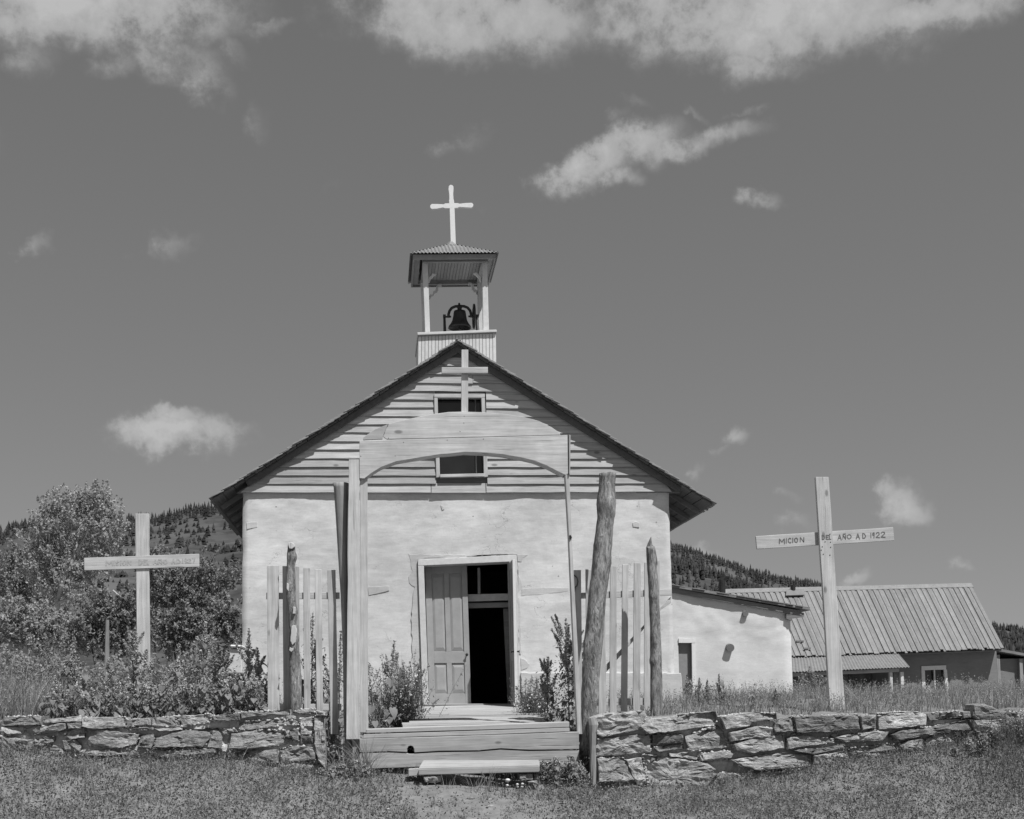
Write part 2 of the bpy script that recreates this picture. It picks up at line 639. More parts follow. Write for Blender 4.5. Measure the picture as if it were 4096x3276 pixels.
# ------------------------------------------------------------------ ground heights
GX = [at(*uo(x, 1600), 17.0).x for x in (-300, 50, 400, 600, 690, 760, 960, 1200, 1290, 1450, 1600, 1800, 2000, 2110, 2500)]
GZ = [1.0, .93, .82, .70, .62, .58, .54, .40, .26, .32, .42, .62, .80, .92, 1.05]
LEFT_END = at(*uo(686, 1560), 17.0).x       # inner end of the left stone wall
RIGHT_END = at(*uo(1252, 1560), 17.0).x


def sstep(a, b, x):
    t = np.clip((x - a) / (b - a), 0, 1)
    return t * t * (3 - 2 * t)


def ground_z(X, Y):
    X = np.asarray(X, dtype=float)
    Y = np.asarray(Y, dtype=float)
    zf = np.interp(X, GX, GZ)
    d = 16.95 - Y
    front = zf - np.clip(d, 0, 3.2) * np.clip((zf + .05) * .42, .05, .30)
    front = front + (-.10 - front) * sstep(13.5, 11.0, Y)
    yard = 1.25 + np.clip((Y - 17.4) * .05, 0, .17)
    yard = yard + (0.95 - yard) * sstep(26, 44, Y) * sstep(3, 9, X)
    yard = yard + (1.2 - yard) * sstep(26, 44, Y) * (1 - sstep(3, 9, X))
    # the hollow at the gate, under the steps
    gate = sstep(LEFT_END - .42, LEFT_END - .25, X) * (1 - sstep(RIGHT_END + .25, RIGHT_END + .42, X))
    gy = zf + (1.14 - zf) * sstep(17.8, 18.9, Y) + np.clip((Y - 18.9) * .055, 0, .2)
    yard_g = np.where(Y < 22.2, np.minimum(yard, gy), yard)
    yard2 = yard * (1 - gate) + yard_g * gate
    step_ = sstep(17.12, 17.34, Y)
    z = front * (1 - step_) + yard2 * step_
    b = .025 * np.sin(X * 2.3 + Y * 1.1) + .02 * np.sin(X * 4.7 - Y * 3.1) + .012 * np.sin(X * 9.1 + Y * 7.7)
    return z + b * (1 - .6 * gate)


def gz(x, y):
    return float(ground_z(np.array([x]), np.array([y]))[0])


def axis(fine0, fine1, step, far0, far1, gr=1.25):
    a = list(np.arange(fine0, fine1 + 1e-6, step))
    d, x = step, a[-1]
    while x < far1:
        d *= gr
        x += d
        a.append(x)
    d, x = step, a[0]
    pre = []
    while x > far0:
        d *= gr
        x -= d
        pre.append(x)
    return np.array(pre[::-1] + a)


xs = axis(-9, 13, .12, -6000, 6000)
ys = axis(12, 23, .09, -120, 7000)
XX, YY = np.meshgrid(xs, ys)
ZZ = ground_z(XX, YY)
n0, n1 = ZZ.shape
rs = np.random.RandomState(3)
fine = (np.abs(XX - 2) < 12) & (YY > 12) & (YY < 24)
ZZ = ZZ + np.where(fine, rs.normal(0, .006, ZZ.shape), 0)
V = np.stack([XX.ravel(), YY.ravel(), ZZ.ravel()], 1)
idx = np.arange(n0 * n1).reshape(n0, n1)
Q = np.stack([idx[:-1, :-1].ravel(), idx[:-1, 1:].ravel(), idx[1:, 1:].ravel(), idx[1:, :-1].ravel()], 1)
ground = npmesh('ground', V, Q, 'soil', smooth=True)
tag(ground, kind='structure')

# hills
crest = [(-1600, 2240), (-500, 2170), (0, 2135), (90, 2105), (300, 2095), (520, 2090), (640, 2075), (760, 2045), (900, 2035), (1050, 2010),
         (1300, 1995), (1700, 2030), (2200, 2100), (2500, 2140), (2700, 2190), (2900, 2250), (3100, 2320), (3300, 2360),
         (3450, 2390), (3700, 2450), (3970, 2520), (4400, 2560), (5400, 2640)]
HX = np.arange(-1600, 5400, 20.0)
T = np.linspace(0, 1.25, 60)
rows = []
for t in T:
    row = []
    for px in HX:
        cy = interp([c[0] for c in crest], [c[1] for c in crest], px)
        Yc = interp([-1600, 1500, 2600, 5400], [1750, 1900, 2500, 2600], px)
        top = at(px, cy, Yc)
        Y = 420 + (Yc - 420) * t
        s = top.x / Yc
        h = top.z + 4
        prof = (t ** 1.25) if t <= 1 else 1 - ((t - 1) * 1.6) ** 1.2 * .5
        z = -4 + h * prof
        nn = noise.fractal(Vector((s * Y * .004, Y * .004, 3.1)), 1.0, 2.0, 5)
        z += nn * 26 * min(1, t * 2) * (1 - .75 * math.exp(-((t - 1) / .12) ** 2))
        row.append((s * Y, Y, z))
    rows.append(row)
HV = np.array(rows)
h0, h1 = HV.shape[:2]
idx = np.arange(h0 * h1).reshape(h0, h1)
Q = np.stack([idx[:-1, :-1].ravel(), idx[:-1, 1:].ravel(), idx[1:, 1:].ravel(), idx[1:, :-1].ravel()], 1)
hm = M('hillside', .97, .05)
co = hm.coord((1, 1, 1), False)
scr = hm.rng(hm.noise(co, .02, 6, .7), .47, .6, 0, 1)
tone = hm.rng(hm.noise(co, .006, 5, .6), .35, .65, .06, .125)
v = hm.math('MULTIPLY', tone, hm.rng(scr, 0, 1, 1.0, .62))
MAT['hill'] = hm.out(v)
hill = npmesh('hill', HV.reshape(-1, 3), Q, 'hill', smooth=True)
tag(hill, kind='structure')


def hill_pt(px, t):
    i = (px + 1600) / 20.0
    j = t / 1.25 * 59
    i0, j0 = int(np.clip(i, 0, h1 - 2)), int(np.clip(j, 0, h0 - 2))
    a, b = i - i0, j - j0
    return (HV[j0, i0] * (1 - a) + HV[j0, i0 + 1] * a) * (1 - b) + (HV[j0 + 1, i0] * (1 - a) + HV[j0 + 1, i0 + 1] * a) * b


def conifer_field(name, spots, label):
    vs, fs, sh = [], [], []
    for (p, h, w) in spots:
        c = rng.random()
        b = len(vs)
        k = 6
        for lay, (zb, zt, rr) in enumerate(((.08, .6, 1.0), (.38, .85, .7), (.65, 1.0, .42))):
            b = len(vs)
            for q in range(k):
                an = 2 * math.pi * (q + rng.random() * .6) / k
                r = w * rr * rng.uniform(.65, 1.15)
                vs.append((p[0] + r * math.cos(an), p[1] + r * math.sin(an), p[2] + h * (zb + rng.uniform(-.05, .03)) - 1.0))
                sh.append(c)
            vs.append((p[0], p[1], p[2] + h * zt - 1.0))
            sh.append(c)
            for q in range(k):
                fs.append((b + q, b + (q + 1) % k, b + k))
    o = npmesh(name, np.array(vs), np.array(fs), 'conifer', shade=sh)
    return tag(o, label, 'forest', kind='stuff')


spots = []
for i in range(900):                       # a band along the left-hand crest
    px = rng.uniform(-300, 1500)
    t = rng.uniform(.90, 1.02) if rng.random() < .8 else rng.uniform(.8, 1.0)
    h = rng.uniform(8, 17)
    spots.append((hill_pt(px, t), h, h * .2))
for i in range(3000):                      # scattered lower down the left-hand slope
    px = rng.uniform(-300, 1500)
    t = rng.uniform(.25, .9)
    if noise.noise(Vector((px * .006, t * 9, 0))) < -.08:
        continue
    h = rng.uniform(3, 9) * (1 if rng.random() < .8 else 1.4)
    spots.append((hill_pt(px, t), h, h * rng.uniform(.3, .6)))
conifer_field('far_wood', spots, 'dark conifers along the crest of the grassy hill at left')
spots = []
for i in range(15000):
    px = rng.uniform(1500, 4600)
    t = rng.uniform(.15, 1.03)
    h = rng.uniform(9, 19)
    spots.append((hill_pt(px, t), h, h * .22))
conifer_field('far_wood', spots, 'dense dark conifer wood covering the hill at right')

# ------------------------------------------------------------------ the church
FY = 22.0                   # facade plane
RY = 21.79                  # front edge of the roof
BACK = 36.0
TL, TR = A('O', 511, 1030, FY), A('O', 1409, 1030, FY)
BL, BR = A('O', 508, 1500, FY), A('O', 1424, 1505, FY)
ZT = A('O', 960, 1030, FY).z
ZB = 1.15
church = thing('church', 'whitewashed adobe church with clapboard gable and open belfry', 'church', ((BL.x + BR.x) / 2, FY + 6, 1.3))


def wall_x(z):
    t = (z - BL.z) / (TL.z - BL.z)
    return lerp(BL.x, TL.x, t), lerp(BR.x, TR.x, t)


SILL = A('Y3', 600, 1437, FY).z
dtl, dtr = A('Y3', 182, 215, FY), A('Y3', 965, 190, FY)
dbl, dbr = A('Y3', 214, 1437, FY), A('Y3', 988, 1437, FY)
ZH = (dtl.z + dtr.z) / 2


def hole_x(z):
    t = (z - SILL) / (ZH - SILL)
    return lerp(dbl.x, dtl.x, t), lerp(dbr.x, dtr.x, t)


zrows = list(np.linspace(ZB, SILL - .03, 5)) + list(np.linspace(SILL - .03, ZH, 46))[1:] + list(np.linspace(ZH, ZT, 30))[1:]
nL, nM, nR = 62, 24, 62
verts, idg = [], []
for z in zrows:
    xl, xr = wall_x(z)
    hl, hr = hole_x(min(max(z, SILL), ZH))
    X = list(np.linspace(xl, hl, nL)) + list(np.linspace(hl, hr, nM))[1:] + list(np.linspace(hr, xr, nR))[1:]
    row = []
    for x in X:
        y = FY + .018 * noise.noise(Vector((x * .9, 0, z * 1.0))) + .004 * noise.noise(Vector((x * 3.7, 5, z * 5.5))) \
            + .004 * noise.noise(Vector((x * 11, 9, z * 14)))
        e = min(x - xl, xr - x)
        xx = x
        if e < .07:
            y += .05 * (1 - e / .07) ** 2
            xx += .012 * noise.noise(Vector((0, x, z * 4)))
        row.append(len(verts))
        verts.append((xx, y, z))
    idg.append(row)
faces = []
for j in range(len(zrows) - 1):
    zc = (zrows[j] + zrows[j + 1]) / 2
    for i in range(len(idg[0]) - 1):
        if SILL - .03 < zc < ZH and nL - 1 <= i < nL + nM - 2:
            continue
        faces.append((idg[j][i], idg[j][i + 1], idg[j + 1][i + 1], idg[j + 1][i]))
front = npmesh('wall', verts, np.array(faces), 'adobe', church, smooth=True)
wb = MB()                                      # thickness behind the plaster face
hl, hr = min(hole_x(SILL)[0], hole_x(ZH)[0]) - .005, max(hole_x(SILL)[1], hole_x(ZH)[1]) + .005
xl0, xr0 = wall_x(ZT)[0] + .05, wall_x(ZT)[1] - .05
wb.box(xl0, hl, FY + .05, FY + .45, ZB, ZT)
wb.box(hr, xr0, FY + .05, FY + .45, ZB, ZT)
wb.box(hl, hr, FY + .05, FY + .45, ZH, ZT)
wb.box(hl, hr, FY + .05, FY + .45, ZB, SILL - .06)
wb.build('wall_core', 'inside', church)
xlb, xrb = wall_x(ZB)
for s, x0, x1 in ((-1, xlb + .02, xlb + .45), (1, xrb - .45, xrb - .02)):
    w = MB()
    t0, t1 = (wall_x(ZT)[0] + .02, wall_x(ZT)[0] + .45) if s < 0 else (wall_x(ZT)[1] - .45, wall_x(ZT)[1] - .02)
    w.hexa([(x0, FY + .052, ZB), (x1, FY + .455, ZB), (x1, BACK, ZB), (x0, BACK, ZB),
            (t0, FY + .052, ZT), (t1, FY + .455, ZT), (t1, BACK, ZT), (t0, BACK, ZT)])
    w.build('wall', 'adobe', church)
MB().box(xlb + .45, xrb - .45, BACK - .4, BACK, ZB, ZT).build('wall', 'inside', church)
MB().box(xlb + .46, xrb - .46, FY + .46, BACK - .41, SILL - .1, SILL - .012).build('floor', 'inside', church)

# roof lines (all in the plane of the front edge, carried straight back)
AP, LT, RT = A('O', 965, 712, RY), A('O', 443, 1045, RY), A('O', 1505, 1055, RY)
AP.y = LT.y = RT.y = 0


def slope(E):
    d = (AP - E)
    L = d.length
    d = d / L
    n = Vector((-d.z, 0, d.x))
    if n.z < 0:
        n = -n
    return E, d, n, L


SL, SR = slope(LT), slope(RT)


def rp(S, s, h, y):          # point s metres up the slope, h metres above the roof surface
    E, d, n, L = S
    p = E + d * s + n * h
    return (p.x, y, p.z)


roof = None
for S in (SL, SR):           # sheathing planks under the shingles
    L = S[3]
    nb = 24
    for k in range(nb):
        s0, s1 = L * k / nb, L * (k + 1) / nb - .012
        y0 = RY + .02 + rng.uniform(0, .03)
        p = [rp(S, s0, -.075, y0), rp(S, s1, -.075, y0), rp(S, s1, -.075, BACK + .3), rp(S, s0, -.075, BACK + .3),
             rp(S, s0, -.05, y0), rp(S, s1, -.05, y0), rp(S, s1, -.05, BACK + .3), rp(S, s0, -.05, BACK + .3)]
        if roof is None:
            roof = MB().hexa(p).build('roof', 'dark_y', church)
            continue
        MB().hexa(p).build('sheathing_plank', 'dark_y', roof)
sh = MB()
for S in (SL, SR):           # split shingles in overlapping courses, ragged at the front edge
    L = S[3]
    course = .13
    k = 0
    s = -.06
    while s < L - .02:
        y = RY - .02 + rng.uniform(-.015, .03)
        first = True
        while y < BACK + .3:
            w = rng.uniform(.10, .2) if first or y < RY + 1.0 else rng.uniform(.8, 1.6)
            lift = rng.uniform(0, .012)
            s1 = min(s + .30, L + .03)
            z0 = -.045 + lift
            a = s + rng.uniform(-.02, .02)
            sh.hexa([rp(S, a, z0 + .02, y), rp(S, s1, -.048, y), rp(S, s1, -.048, y + w - .005), rp(S, a, z0 + .02, y + w - .005),
                     rp(S, a, z0 + .04, y), rp(S, s1, -.036, y), rp(S, s1, -.036, y + w - .005), rp(S, a, z0 + .04, y + w - .005)])
            y += w
            first = False
        s += course
tag(sh.build('shingles', 'shingle', roof), kind='stuff')
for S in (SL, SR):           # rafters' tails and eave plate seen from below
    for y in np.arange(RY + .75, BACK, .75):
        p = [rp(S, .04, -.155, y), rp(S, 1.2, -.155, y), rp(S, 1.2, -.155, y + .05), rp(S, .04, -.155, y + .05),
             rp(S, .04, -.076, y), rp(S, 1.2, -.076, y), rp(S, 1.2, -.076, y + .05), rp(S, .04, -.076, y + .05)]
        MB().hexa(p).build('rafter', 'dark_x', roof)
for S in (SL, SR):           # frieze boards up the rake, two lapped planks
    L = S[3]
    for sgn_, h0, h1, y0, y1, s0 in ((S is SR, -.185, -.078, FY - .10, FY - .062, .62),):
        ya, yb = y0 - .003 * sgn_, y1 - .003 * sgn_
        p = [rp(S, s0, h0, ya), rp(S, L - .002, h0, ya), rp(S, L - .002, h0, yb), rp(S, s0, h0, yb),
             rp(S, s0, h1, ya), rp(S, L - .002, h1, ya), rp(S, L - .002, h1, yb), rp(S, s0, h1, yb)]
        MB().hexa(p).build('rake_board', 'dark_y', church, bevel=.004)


def rake_x(z, h=-.16):
    out = []
    for E, d, n, L in (SL, SR):
        o = E + n * h
        out.append(o.x + d.x * (z - o.z) / d.z)
    return out


# gable: backing, clapboards, loft window
WT, WB = A('Z5', 1720, 458, FY).z, A('Z5', 1740, 1012, FY).z
WLX, WRX = A('Z5', 1562, 740, FY).x, A('Z5', 1900, 740, FY).x
ZS = A('Z5', 600, 1113, FY).z
gb = MB()
apz = (AP + Vector((0, 0, -.25))).z


def under(x):
    lo, hi = ZS, AP.z
    for _ in range(40):
        m = (lo + hi) / 2
        a, b = rake_x(m, -.12)
        if a < x < b:
            lo = m
        else:
            hi = m
    return lo


xa, xb = rake_x(ZS, -.12)
gb.prism([(xa + .05, ZS), (WLX, ZS), (WLX, under(WLX))], FY + .004, FY + .1)
gb.prism([(WRX, ZS), (xb - .05, ZS), (WRX, under(WRX))], FY + .004, FY + .1)
xm = AP.x
gb.prism([(WLX, WT), (WRX, WT), (WRX, under(WRX)), (xm, under(xm)), (WLX, under(WLX))], FY + .004, FY + .1)
gb.prism([(WLX, ZS), (WRX, ZS), (WRX, WB), (WLX, WB)], FY + .004, FY + .1)
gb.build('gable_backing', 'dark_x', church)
MB().box(xl0, xr0, FY + .47, BACK - .41, ZT - .05, ZT).build('ceiling', 'inside', church)
PITCHR = .1475
z = ZS
k = 0
while z < AP.z - .42:
    zt = z + PITCHR + .012
    (al, ar), (bl, br) = rake_x(z), rake_x(zt)
    wlx, wrx = wall_x(ZT)
    al, ar = max(al, wlx - .03), min(ar, wrx + .03)
    bl, br = max(bl, wlx - .03), min(br, wrx + .03)
    segs = [(al, ar, bl, br)]
    if zt > WB - .01 and z < WT - .02:
        segs = [(al, WLX - .002, bl, WLX - .002), (WRX + .002, ar, WRX + .002, br)]
    elif k == 0:
        c1, c2 = A('Z5', 1530, 1090, FY).x, A('Z5', 1893, 1090, FY).x
        segs = [(al, c1, bl, c1), (c1 + .012, c2, c1 + .012, c2), (c2 + .014, ar, c2 + .014, br)]
    elif k in (1, 2):
        c1, c2 = A('Z5', 1582, 1040, FY).x, A('Z5', 1903, 1040, FY).x
        segs = [(al, c1, bl, c1), (c1 + .008, c2, c1 + .008, c2), (c2 + .012, ar, c2 + .012, br)]
    elif k in (9, 13):
        c1 = lerp(al, ar, rng.uniform(.3, .7))
        segs = [(al, c1, bl, c1), (c1 + .006, ar, c1 + .006, br)]
    for q, (a0, a1, b0, b1) in enumerate(segs):
        if a1 - a0 < .05:
            continue
        d0, d1 = rng.uniform(-.008, .008), rng.uniform(-.008, .008)
        if len(segs) == 3 and q == 1:
            d0 -= .022
            d1 -= .012
        n = max(2, int((a1 - a0) / .35))
        v, f = [], []
        for i in range(n + 1):
            t = i / n
            xb_, xt_ = lerp(a0, a1, t), lerp(b0, b1, t)
            zz = lerp(z + d0, z + d1, t) + rng.uniform(-.004, .004)
            yw = rng.uniform(-.005, .005)
            v += [(xb_, FY - .058 + yw, zz), (xt_, FY - .030, zt), (xt_, FY - .012, zt), (xb_, FY - .036 + yw, zz)]
        for i in range(n):
            b = i * 4
            for e in range(4):
                f.append((b + e, b + (e + 1) % 4, b + 4 + (e + 1) % 4, b + 4 + e))
        f += [(3, 2, 1, 0), (n * 4, n * 4 + 1, n * 4 + 2, n * 4 + 3)]
        m = MB()
        m.add(v, f)
        m.build('siding_board', 'siding', church)
    z += PITCHR
    k += 1
# loft window (a wooden frame, its middle hidden by the arch)
w0 = FY - .075
fr = MB()
fr.prism(px_poly('Z5', [(1553, 456), (1890, 456), (1890, 482), (1553, 482)], w0), w0, FY + .05)
win = fr.build('window', 'new_x', church, bevel=.004)
for pts in ([(1553, 484), (1576, 484), (1592, 1008), (1567, 1012)], [(1866, 484), (1890, 484), (1911, 1006), (1885, 1008)]):
    MB().prism(px_poly('Z5', pts, w0), w0, FY + .05).build('side_frame', 'new_z', win, bevel=.004)
MB().prism(px_poly('Z5', [(1592, 992), (1885, 986), (1885, 1006), (1592, 1012)], w0), w0 - .03, FY + .05).build('sill', 'new_x', win, bevel=.004)
MB().prism(px_poly('Z5', [(1822, 484), (1830, 484), (1838, 990), (1831, 990)], FY + .08), FY + .08, FY + .10).build('glazing_bar', 'dark_x', win)
pb = px_poly('Z5', [(1570, 480), (1870, 480), (1890, 1000), (1585, 1000)], FY + .11)
MB().prism(pb, FY + .11, FY + .115).build('pane', 'glass', win)
bxm = MB()                                      # near-black sheet painted in for the unlit loft behind
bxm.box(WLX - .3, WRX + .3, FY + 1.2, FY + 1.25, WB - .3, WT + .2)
bxm.build('loft_dark_sheet', 'hole', church)

# door frame, doors
pf = FY - .05
fr = MB().prism(px_poly('Y3', [(155, 190), (1003, 150), (1005, 205), (155, 243)], pf), pf, FY + .06)
dframe = fr.build('door_frame', 'paint_dim', church, bevel=.004)
for pts in ([(155, 245), (206, 243), (250, 1437), (196, 1437)], [(942, 206), (1005, 204), (1036, 1440), (975, 1440)]):
    MB().prism(px_poly('Y3', pts, pf), pf, FY + .30).build('jamb', 'paint_dim', dframe, bevel=.004)
hp = px_poly('Y3', [(206, 232), (942, 200), (942, 212), (206, 246)], FY)
MB().prism(hp, FY + .061, FY + .30).build('head_lining', 'paint_dim', dframe)
c = [A('Y3', 214, 246, FY + .21), A('Y3', 576, 240, FY + .21), A('Y3', 252, 1437, FY + .21), A('Y3', 613, 1437, FY + .21)]


def leafpt(u, v):
    x = lerp(lerp(c[2].x, c[3].x, u), lerp(c[0].x, c[1].x, u), v)
    zz = lerp(lerp(c[2].z, c[3].z, u), lerp(c[0].z, c[1].z, u), v)
    return x, zz


def leafrect(u0, u1, v0, v1):
    return [leafpt(u0, v0), leafpt(u1, v0), leafpt(u1, v1), leafpt(u0, v1)]


dm = MB()
y0 = FY + .21
dm.prism(leafrect(0, 1, 0, 1), y0 + .022, y0 + .045)
for r in ((0, .15, 0, 1), (.87, 1, 0, 1), (.15, .87, 0, .075), (.15, .87, .295, .378), (.15, .87, .945, 1), (.445, .565, .075, .295), (.445, .565, .378, .945)):
    dm.prism(leafrect(*r), y0, y0 + .021)
door = dm.build('door', 'door', church, bevel=.003)
for r in ((.15, .445, .075, .295), (.565, .87, .075, .295), (.15, .445, .378, .945), (.565, .87, .378, .945)):
    u0, u1, v0, v1 = r
    g = .03
    pm = MB()
    a, b = leafrect(u0 + .005, u1 - .005, v0 + .004, v1 - .004), leafrect(u0 + g + .03, u1 - g - .03, v0 + .03, v1 - .03)
    vs = [(x, y0 + .021, zz) for x, zz in a] + [(x, y0 + .006, zz) for x, zz in b]
    pm.add(vs, [(0, 1, 5, 4), (1, 2, 6, 5), (2, 3, 7, 6), (3, 0, 4, 7), (4, 5, 6, 7)])
    pm.build('panel', 'door', door)
kx, kz = leafpt(.93, .355)
MB().tube([(kx, y0, kz), (kx, y0 - .03, kz), (kx, y0 - .05, kz)], [.012, .012, .026], 12).build('knob', 'iron', door, True)
# the other leaf stands open towards the steps, seen almost edge on
e0 = A('Y3', 941, 700, FY)
x0 = A('Y3', 938, 700, FY - .02).x + .01
zl, zh = SILL + .012, A('Y3', 940, 212, FY - .3).z
dm = MB()
dm.box(x0 + .010, x0 + .040, FY - .74, FY - .06, zl, zh)
for q in (0, .13, .38, .5, .86):
    pass
for yy0, yy1 in ((0, .09), (.30, .38), (.59, .68)):
    dm.box(x0, x0 + .0095, FY - .74 + yy0, FY - .74 + yy1, zl, zh)
for v0, v1 in ((0, .075), (.295, .378), (.945, 1)):
    for yy0, yy1 in ((.0905, .2995), (.3805, .5895)):
        dm.box(x0, x0 + .0095, FY - .74 + yy0, FY - .74 + yy1, lerp(zl, zh, v0), lerp(zl, zh, v1))
door2 = dm.build('door', 'door', church)
tag(door2, 'door leaf standing open towards the steps')
MB().box(x0 - .004, x0 + .042, FY - .75, FY - .741, zl, zh).build('sunlit_edge_strip', 'paint', door2)  # sunlit look of the door edge put in as lighter paint
kz = lerp(zl, zh, .355)
MB().tube([(x0, FY - .70, kz), (x0 - .03, FY - .70, kz), (x0 - .05, FY - .70, kz)], [.012, .012, .026], 12).build('knob', 'iron', door2, True)
MB().tube([(x0 + .04, FY - .70, kz), (x0 + .07, FY - .70, kz), (x0 + .09, FY - .70, kz)], [.012, .012, .026], 12).build('knob', 'iron', door2, True)
# inner doorway with a transom
YI = FY + .42
MB().prism(px_poly('Y3', [(560, 490), (945, 482), (945, 540), (560, 552)], YI), YI, YI + .05).build('transom_bar', 'paint_dim', church, bevel=.004)
MB().prism(px_poly('Y3', [(560, 566), (945, 558), (945, 600), (560, 610)], YI + .1), YI + .1, YI + .15).build('transom_bar', 'door', church)
MB().prism(px_poly('Y3', [(668, 262), (690, 262), (694, 486), (672, 486)], YI), YI + .005, YI + .04).build('transom_mullion', 'door', church)
MB().prism(px_poly('Y3', [(895, 610), (945, 610), (975, 1436), (935, 1436)], YI), YI + .1, YI + .15).build('inner_jamb', 'dark_x', church)
MB().prism(px_poly('Y3', [(196, 1433), (1040, 1433), (1040, 1450), (196, 1450)], FY - .06), FY - .12, FY + .40).build('door_sill', 'deck', church, bevel=.006)

# repairs and scars on the plaster


def patch(name, crop, pts, mat, proud=.012, amp=.012):
    pl = rough(px_poly(crop, pts, FY), .06, amp)
    m = MB().prism(pl, FY - proud - .005, FY + .03)
    return m.build(name, mat, church, bevel=.003)


patch('mud_patch', 'Y3', [(72, 142), (250, 150), (560, 150), (560, 178), (300, 176), (152, 186), (150, 240), (165, 500), (178, 800),
                          (186, 1000), (150, 1100), (110, 1080), (95, 700), (112, 480), (130, 430), (78, 390), (72, 340), (104, 290), (95, 205)], 'mud', .006)
patch('mud_patch', 'Y3', [(575, 160), (800, 150), (1000, 140), (1105, 150), (1060, 180), (1050, 210), (1012, 205), (1005, 146), (700, 158)], 'mud', .006)
patch('mud_patch', 'Y3', [(1012, 210), (1022, 330), (1060, 425), (1018, 470), (1042, 640), (1040, 1010), (1024, 1000), (1010, 600)], 'mud', .004)
patch('lintel_timber', 'Z2', [(1112, 572), (1200, 566), (1345, 566), (1345, 584), (1220, 598), (1110, 606)], 'mud', .006, .006)
patch('lintel_timber', 'Z2', [(340, 562), (445, 556), (448, 580), (345, 604)], 'mud', .004, .006)
patch('bare_brick', 'Z1', [(1236, 240), (1288, 235), (1290, 262), (1238, 272)], 'mud', .004, .008)
patch('mud_patch', 'V2', [(285, 625), (350, 650), (375, 690), (410, 720), (370, 770), (290, 800)], 'mud', .004, .008)
patch('mud_patch', 'Y2', [(570, 362), (590, 354), (608, 362), (610, 390), (572, 384)], 'mud', .004, .006)
patch('mud_patch', 'Z2', [(705, 152), (716, 155), (724, 172), (712, 176)], 'mud', .004, .006)
p0, p1 = A('V2', 285, 826, FY), A('Y2', 800, 1260, FY)
pl = [(p0.x, p0.z), (A('V2', 570, 828, FY).x, A('V2', 570, 828, FY).z), (A('Y2', 475, 1258, FY).x, A('Y2', 475, 1258, FY).z),
      (p1.x + .17, p1.z - .01), (p1.x + .2, ZB), (p0.x, ZB)]
m = MB().prism(rough(pl, .07, .01), FY - .045, FY + .03)
m.build('mud_skirting', 'dado', church, bevel=.01)

# belfry
BF = 22.6
BB = BF + 1.37
cf = px_poly('Z4', [(168, 1472), (882, 1446), (888, 1900), (163, 1900)], BF)
bel = MB().prism([(cf[0][0] + .025, cf[0][1]), (cf[1][0] - .025, cf[1][1]), (cf[2][0] - .025, cf[2][1]), (cf[3][0] + .025, cf[3][1])], BF + .022, BB)
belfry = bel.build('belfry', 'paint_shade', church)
nb = 23
for k in range(nb):
    u0, u1 = k / nb, (k + 1) / nb
    g = .0035
    P = lambda u, a, b: (lerp(cf[a][0], cf[b][0], u), lerp(cf[a][1], cf[b][1], u))
    a, b, d, e = P(u0, 3, 2), P(u1, 3, 2), P(u1, 0, 1), P(u0, 0, 1)
    MB().prism([(a[0] + g, a[1]), (b[0] - g, b[1]), (d[0] - g, d[1]), (e[0] + g, e[1])], BF + rng.uniform(-.002, .002), BF + .021).build('board', 'paint_dim', belfry, bevel=.002)
for s, (a, b) in ((-1, (0, 3)), (1, (1, 2))):       # side boards
    for k in range(10):
        y0, y1 = lerp(BF + .025, BB, k / 10) + .003, lerp(BF + .025, BB, (k + 1) / 10) - .003
        xa, za, xb2, zb2 = cf[a][0], cf[a][1], cf[b][0], cf[b][1]
        i = -s * .022
        MB().hexa([(xb2, y0, zb2), (xb2 + i, y0, zb2), (xb2 + i, y1, zb2), (xb2, y1, zb2),
                   (xa, y0, za), (xa + i, y0, za), (xa + i, y1, za), (xa, y1, za)]).build('board', 'paint_dim', belfry)
cn = px_poly('Z4', [(158, 1446), (888, 1420), (890, 1442), (160, 1470)], BF - .05)
MB().prism(cn, BF - .05, BB + .05).build('platform', 'paint_dim', belfry, bevel=.006)
cn2 = px_poly('Z4', [(165, 1470), (884, 1443), (884, 1452), (165, 1480)], BF - .03)
MB().prism(cn2, BF - .028, BB + .03).build('moulding', 'paint_shade', belfry)
PF = BF + .10
for yy in (PF, BB - .20):
    MB().prism(px_poly('Z4', [(206, 780), (254, 778), (276, 1442), (230, 1446)], PF), yy, yy + .10).build('post', 'paint_dim', belfry, bevel=.006)
    MB().prism(px_poly('Z4', [(754, 768), (800, 766), (818, 1424), (764, 1426)], PF), yy, yy + .10).build('post', 'paint_dim', belfry, bevel=.006)
FB = [(262, 985), (258, 960), (268, 935), (290, 918), (296, 900), (332, 903), (330, 912), (312, 920), (305, 932), (285, 948), (274, 978)]
for yy, mt in ((PF + .03, 'paint_dim'),):
    MB().prism(px_poly('Z4', FB, PF), yy, yy + .04).build('bracket', mt, belfry)
    MB().prism(px_poly('Z4', [(1008 - x, y - 8) for x, y in FB], PF), yy, yy + .04).build('bracket', mt, belfry)
YB = BB - .16
RB = [(268, 1145), (266, 1110), (285, 1095), (300, 1098), (305, 1070), (325, 1060), (335, 1020), (360, 1000), (385, 1000), (384, 1022), (366, 1018),
      (352, 1035), (352, 1066), (335, 1085), (312, 1090), (312, 1108), (290, 1112), (276, 1145)]
MB().prism(px_poly('Z4', RB, YB), YB, YB + .04).build('bracket', 'paint_dim', belfry)
MB().prism(px_poly('Z4', [(1013 - x, y - 12) for x, y in RB], YB), YB, YB + .04).build('bracket', 'paint_dim', belfry)
# canopy: frame, ceiling boards, corrugated pyramid roof; it leans a little
cl, cr = A('Z4', 120, 757, 22.50), A('Z4', 880, 742, 22.50)
ccx, ccy, ccz = (cl.x + cr.x) / 2, (PF + BB - .10) / 2, (cl.z + cr.z) / 2
TILT = Matrix.Rotation(-math.radians(1.5), 3, 'Y')
HW = (cr.x - cl.x) / 2
HD = ccy - 22.50


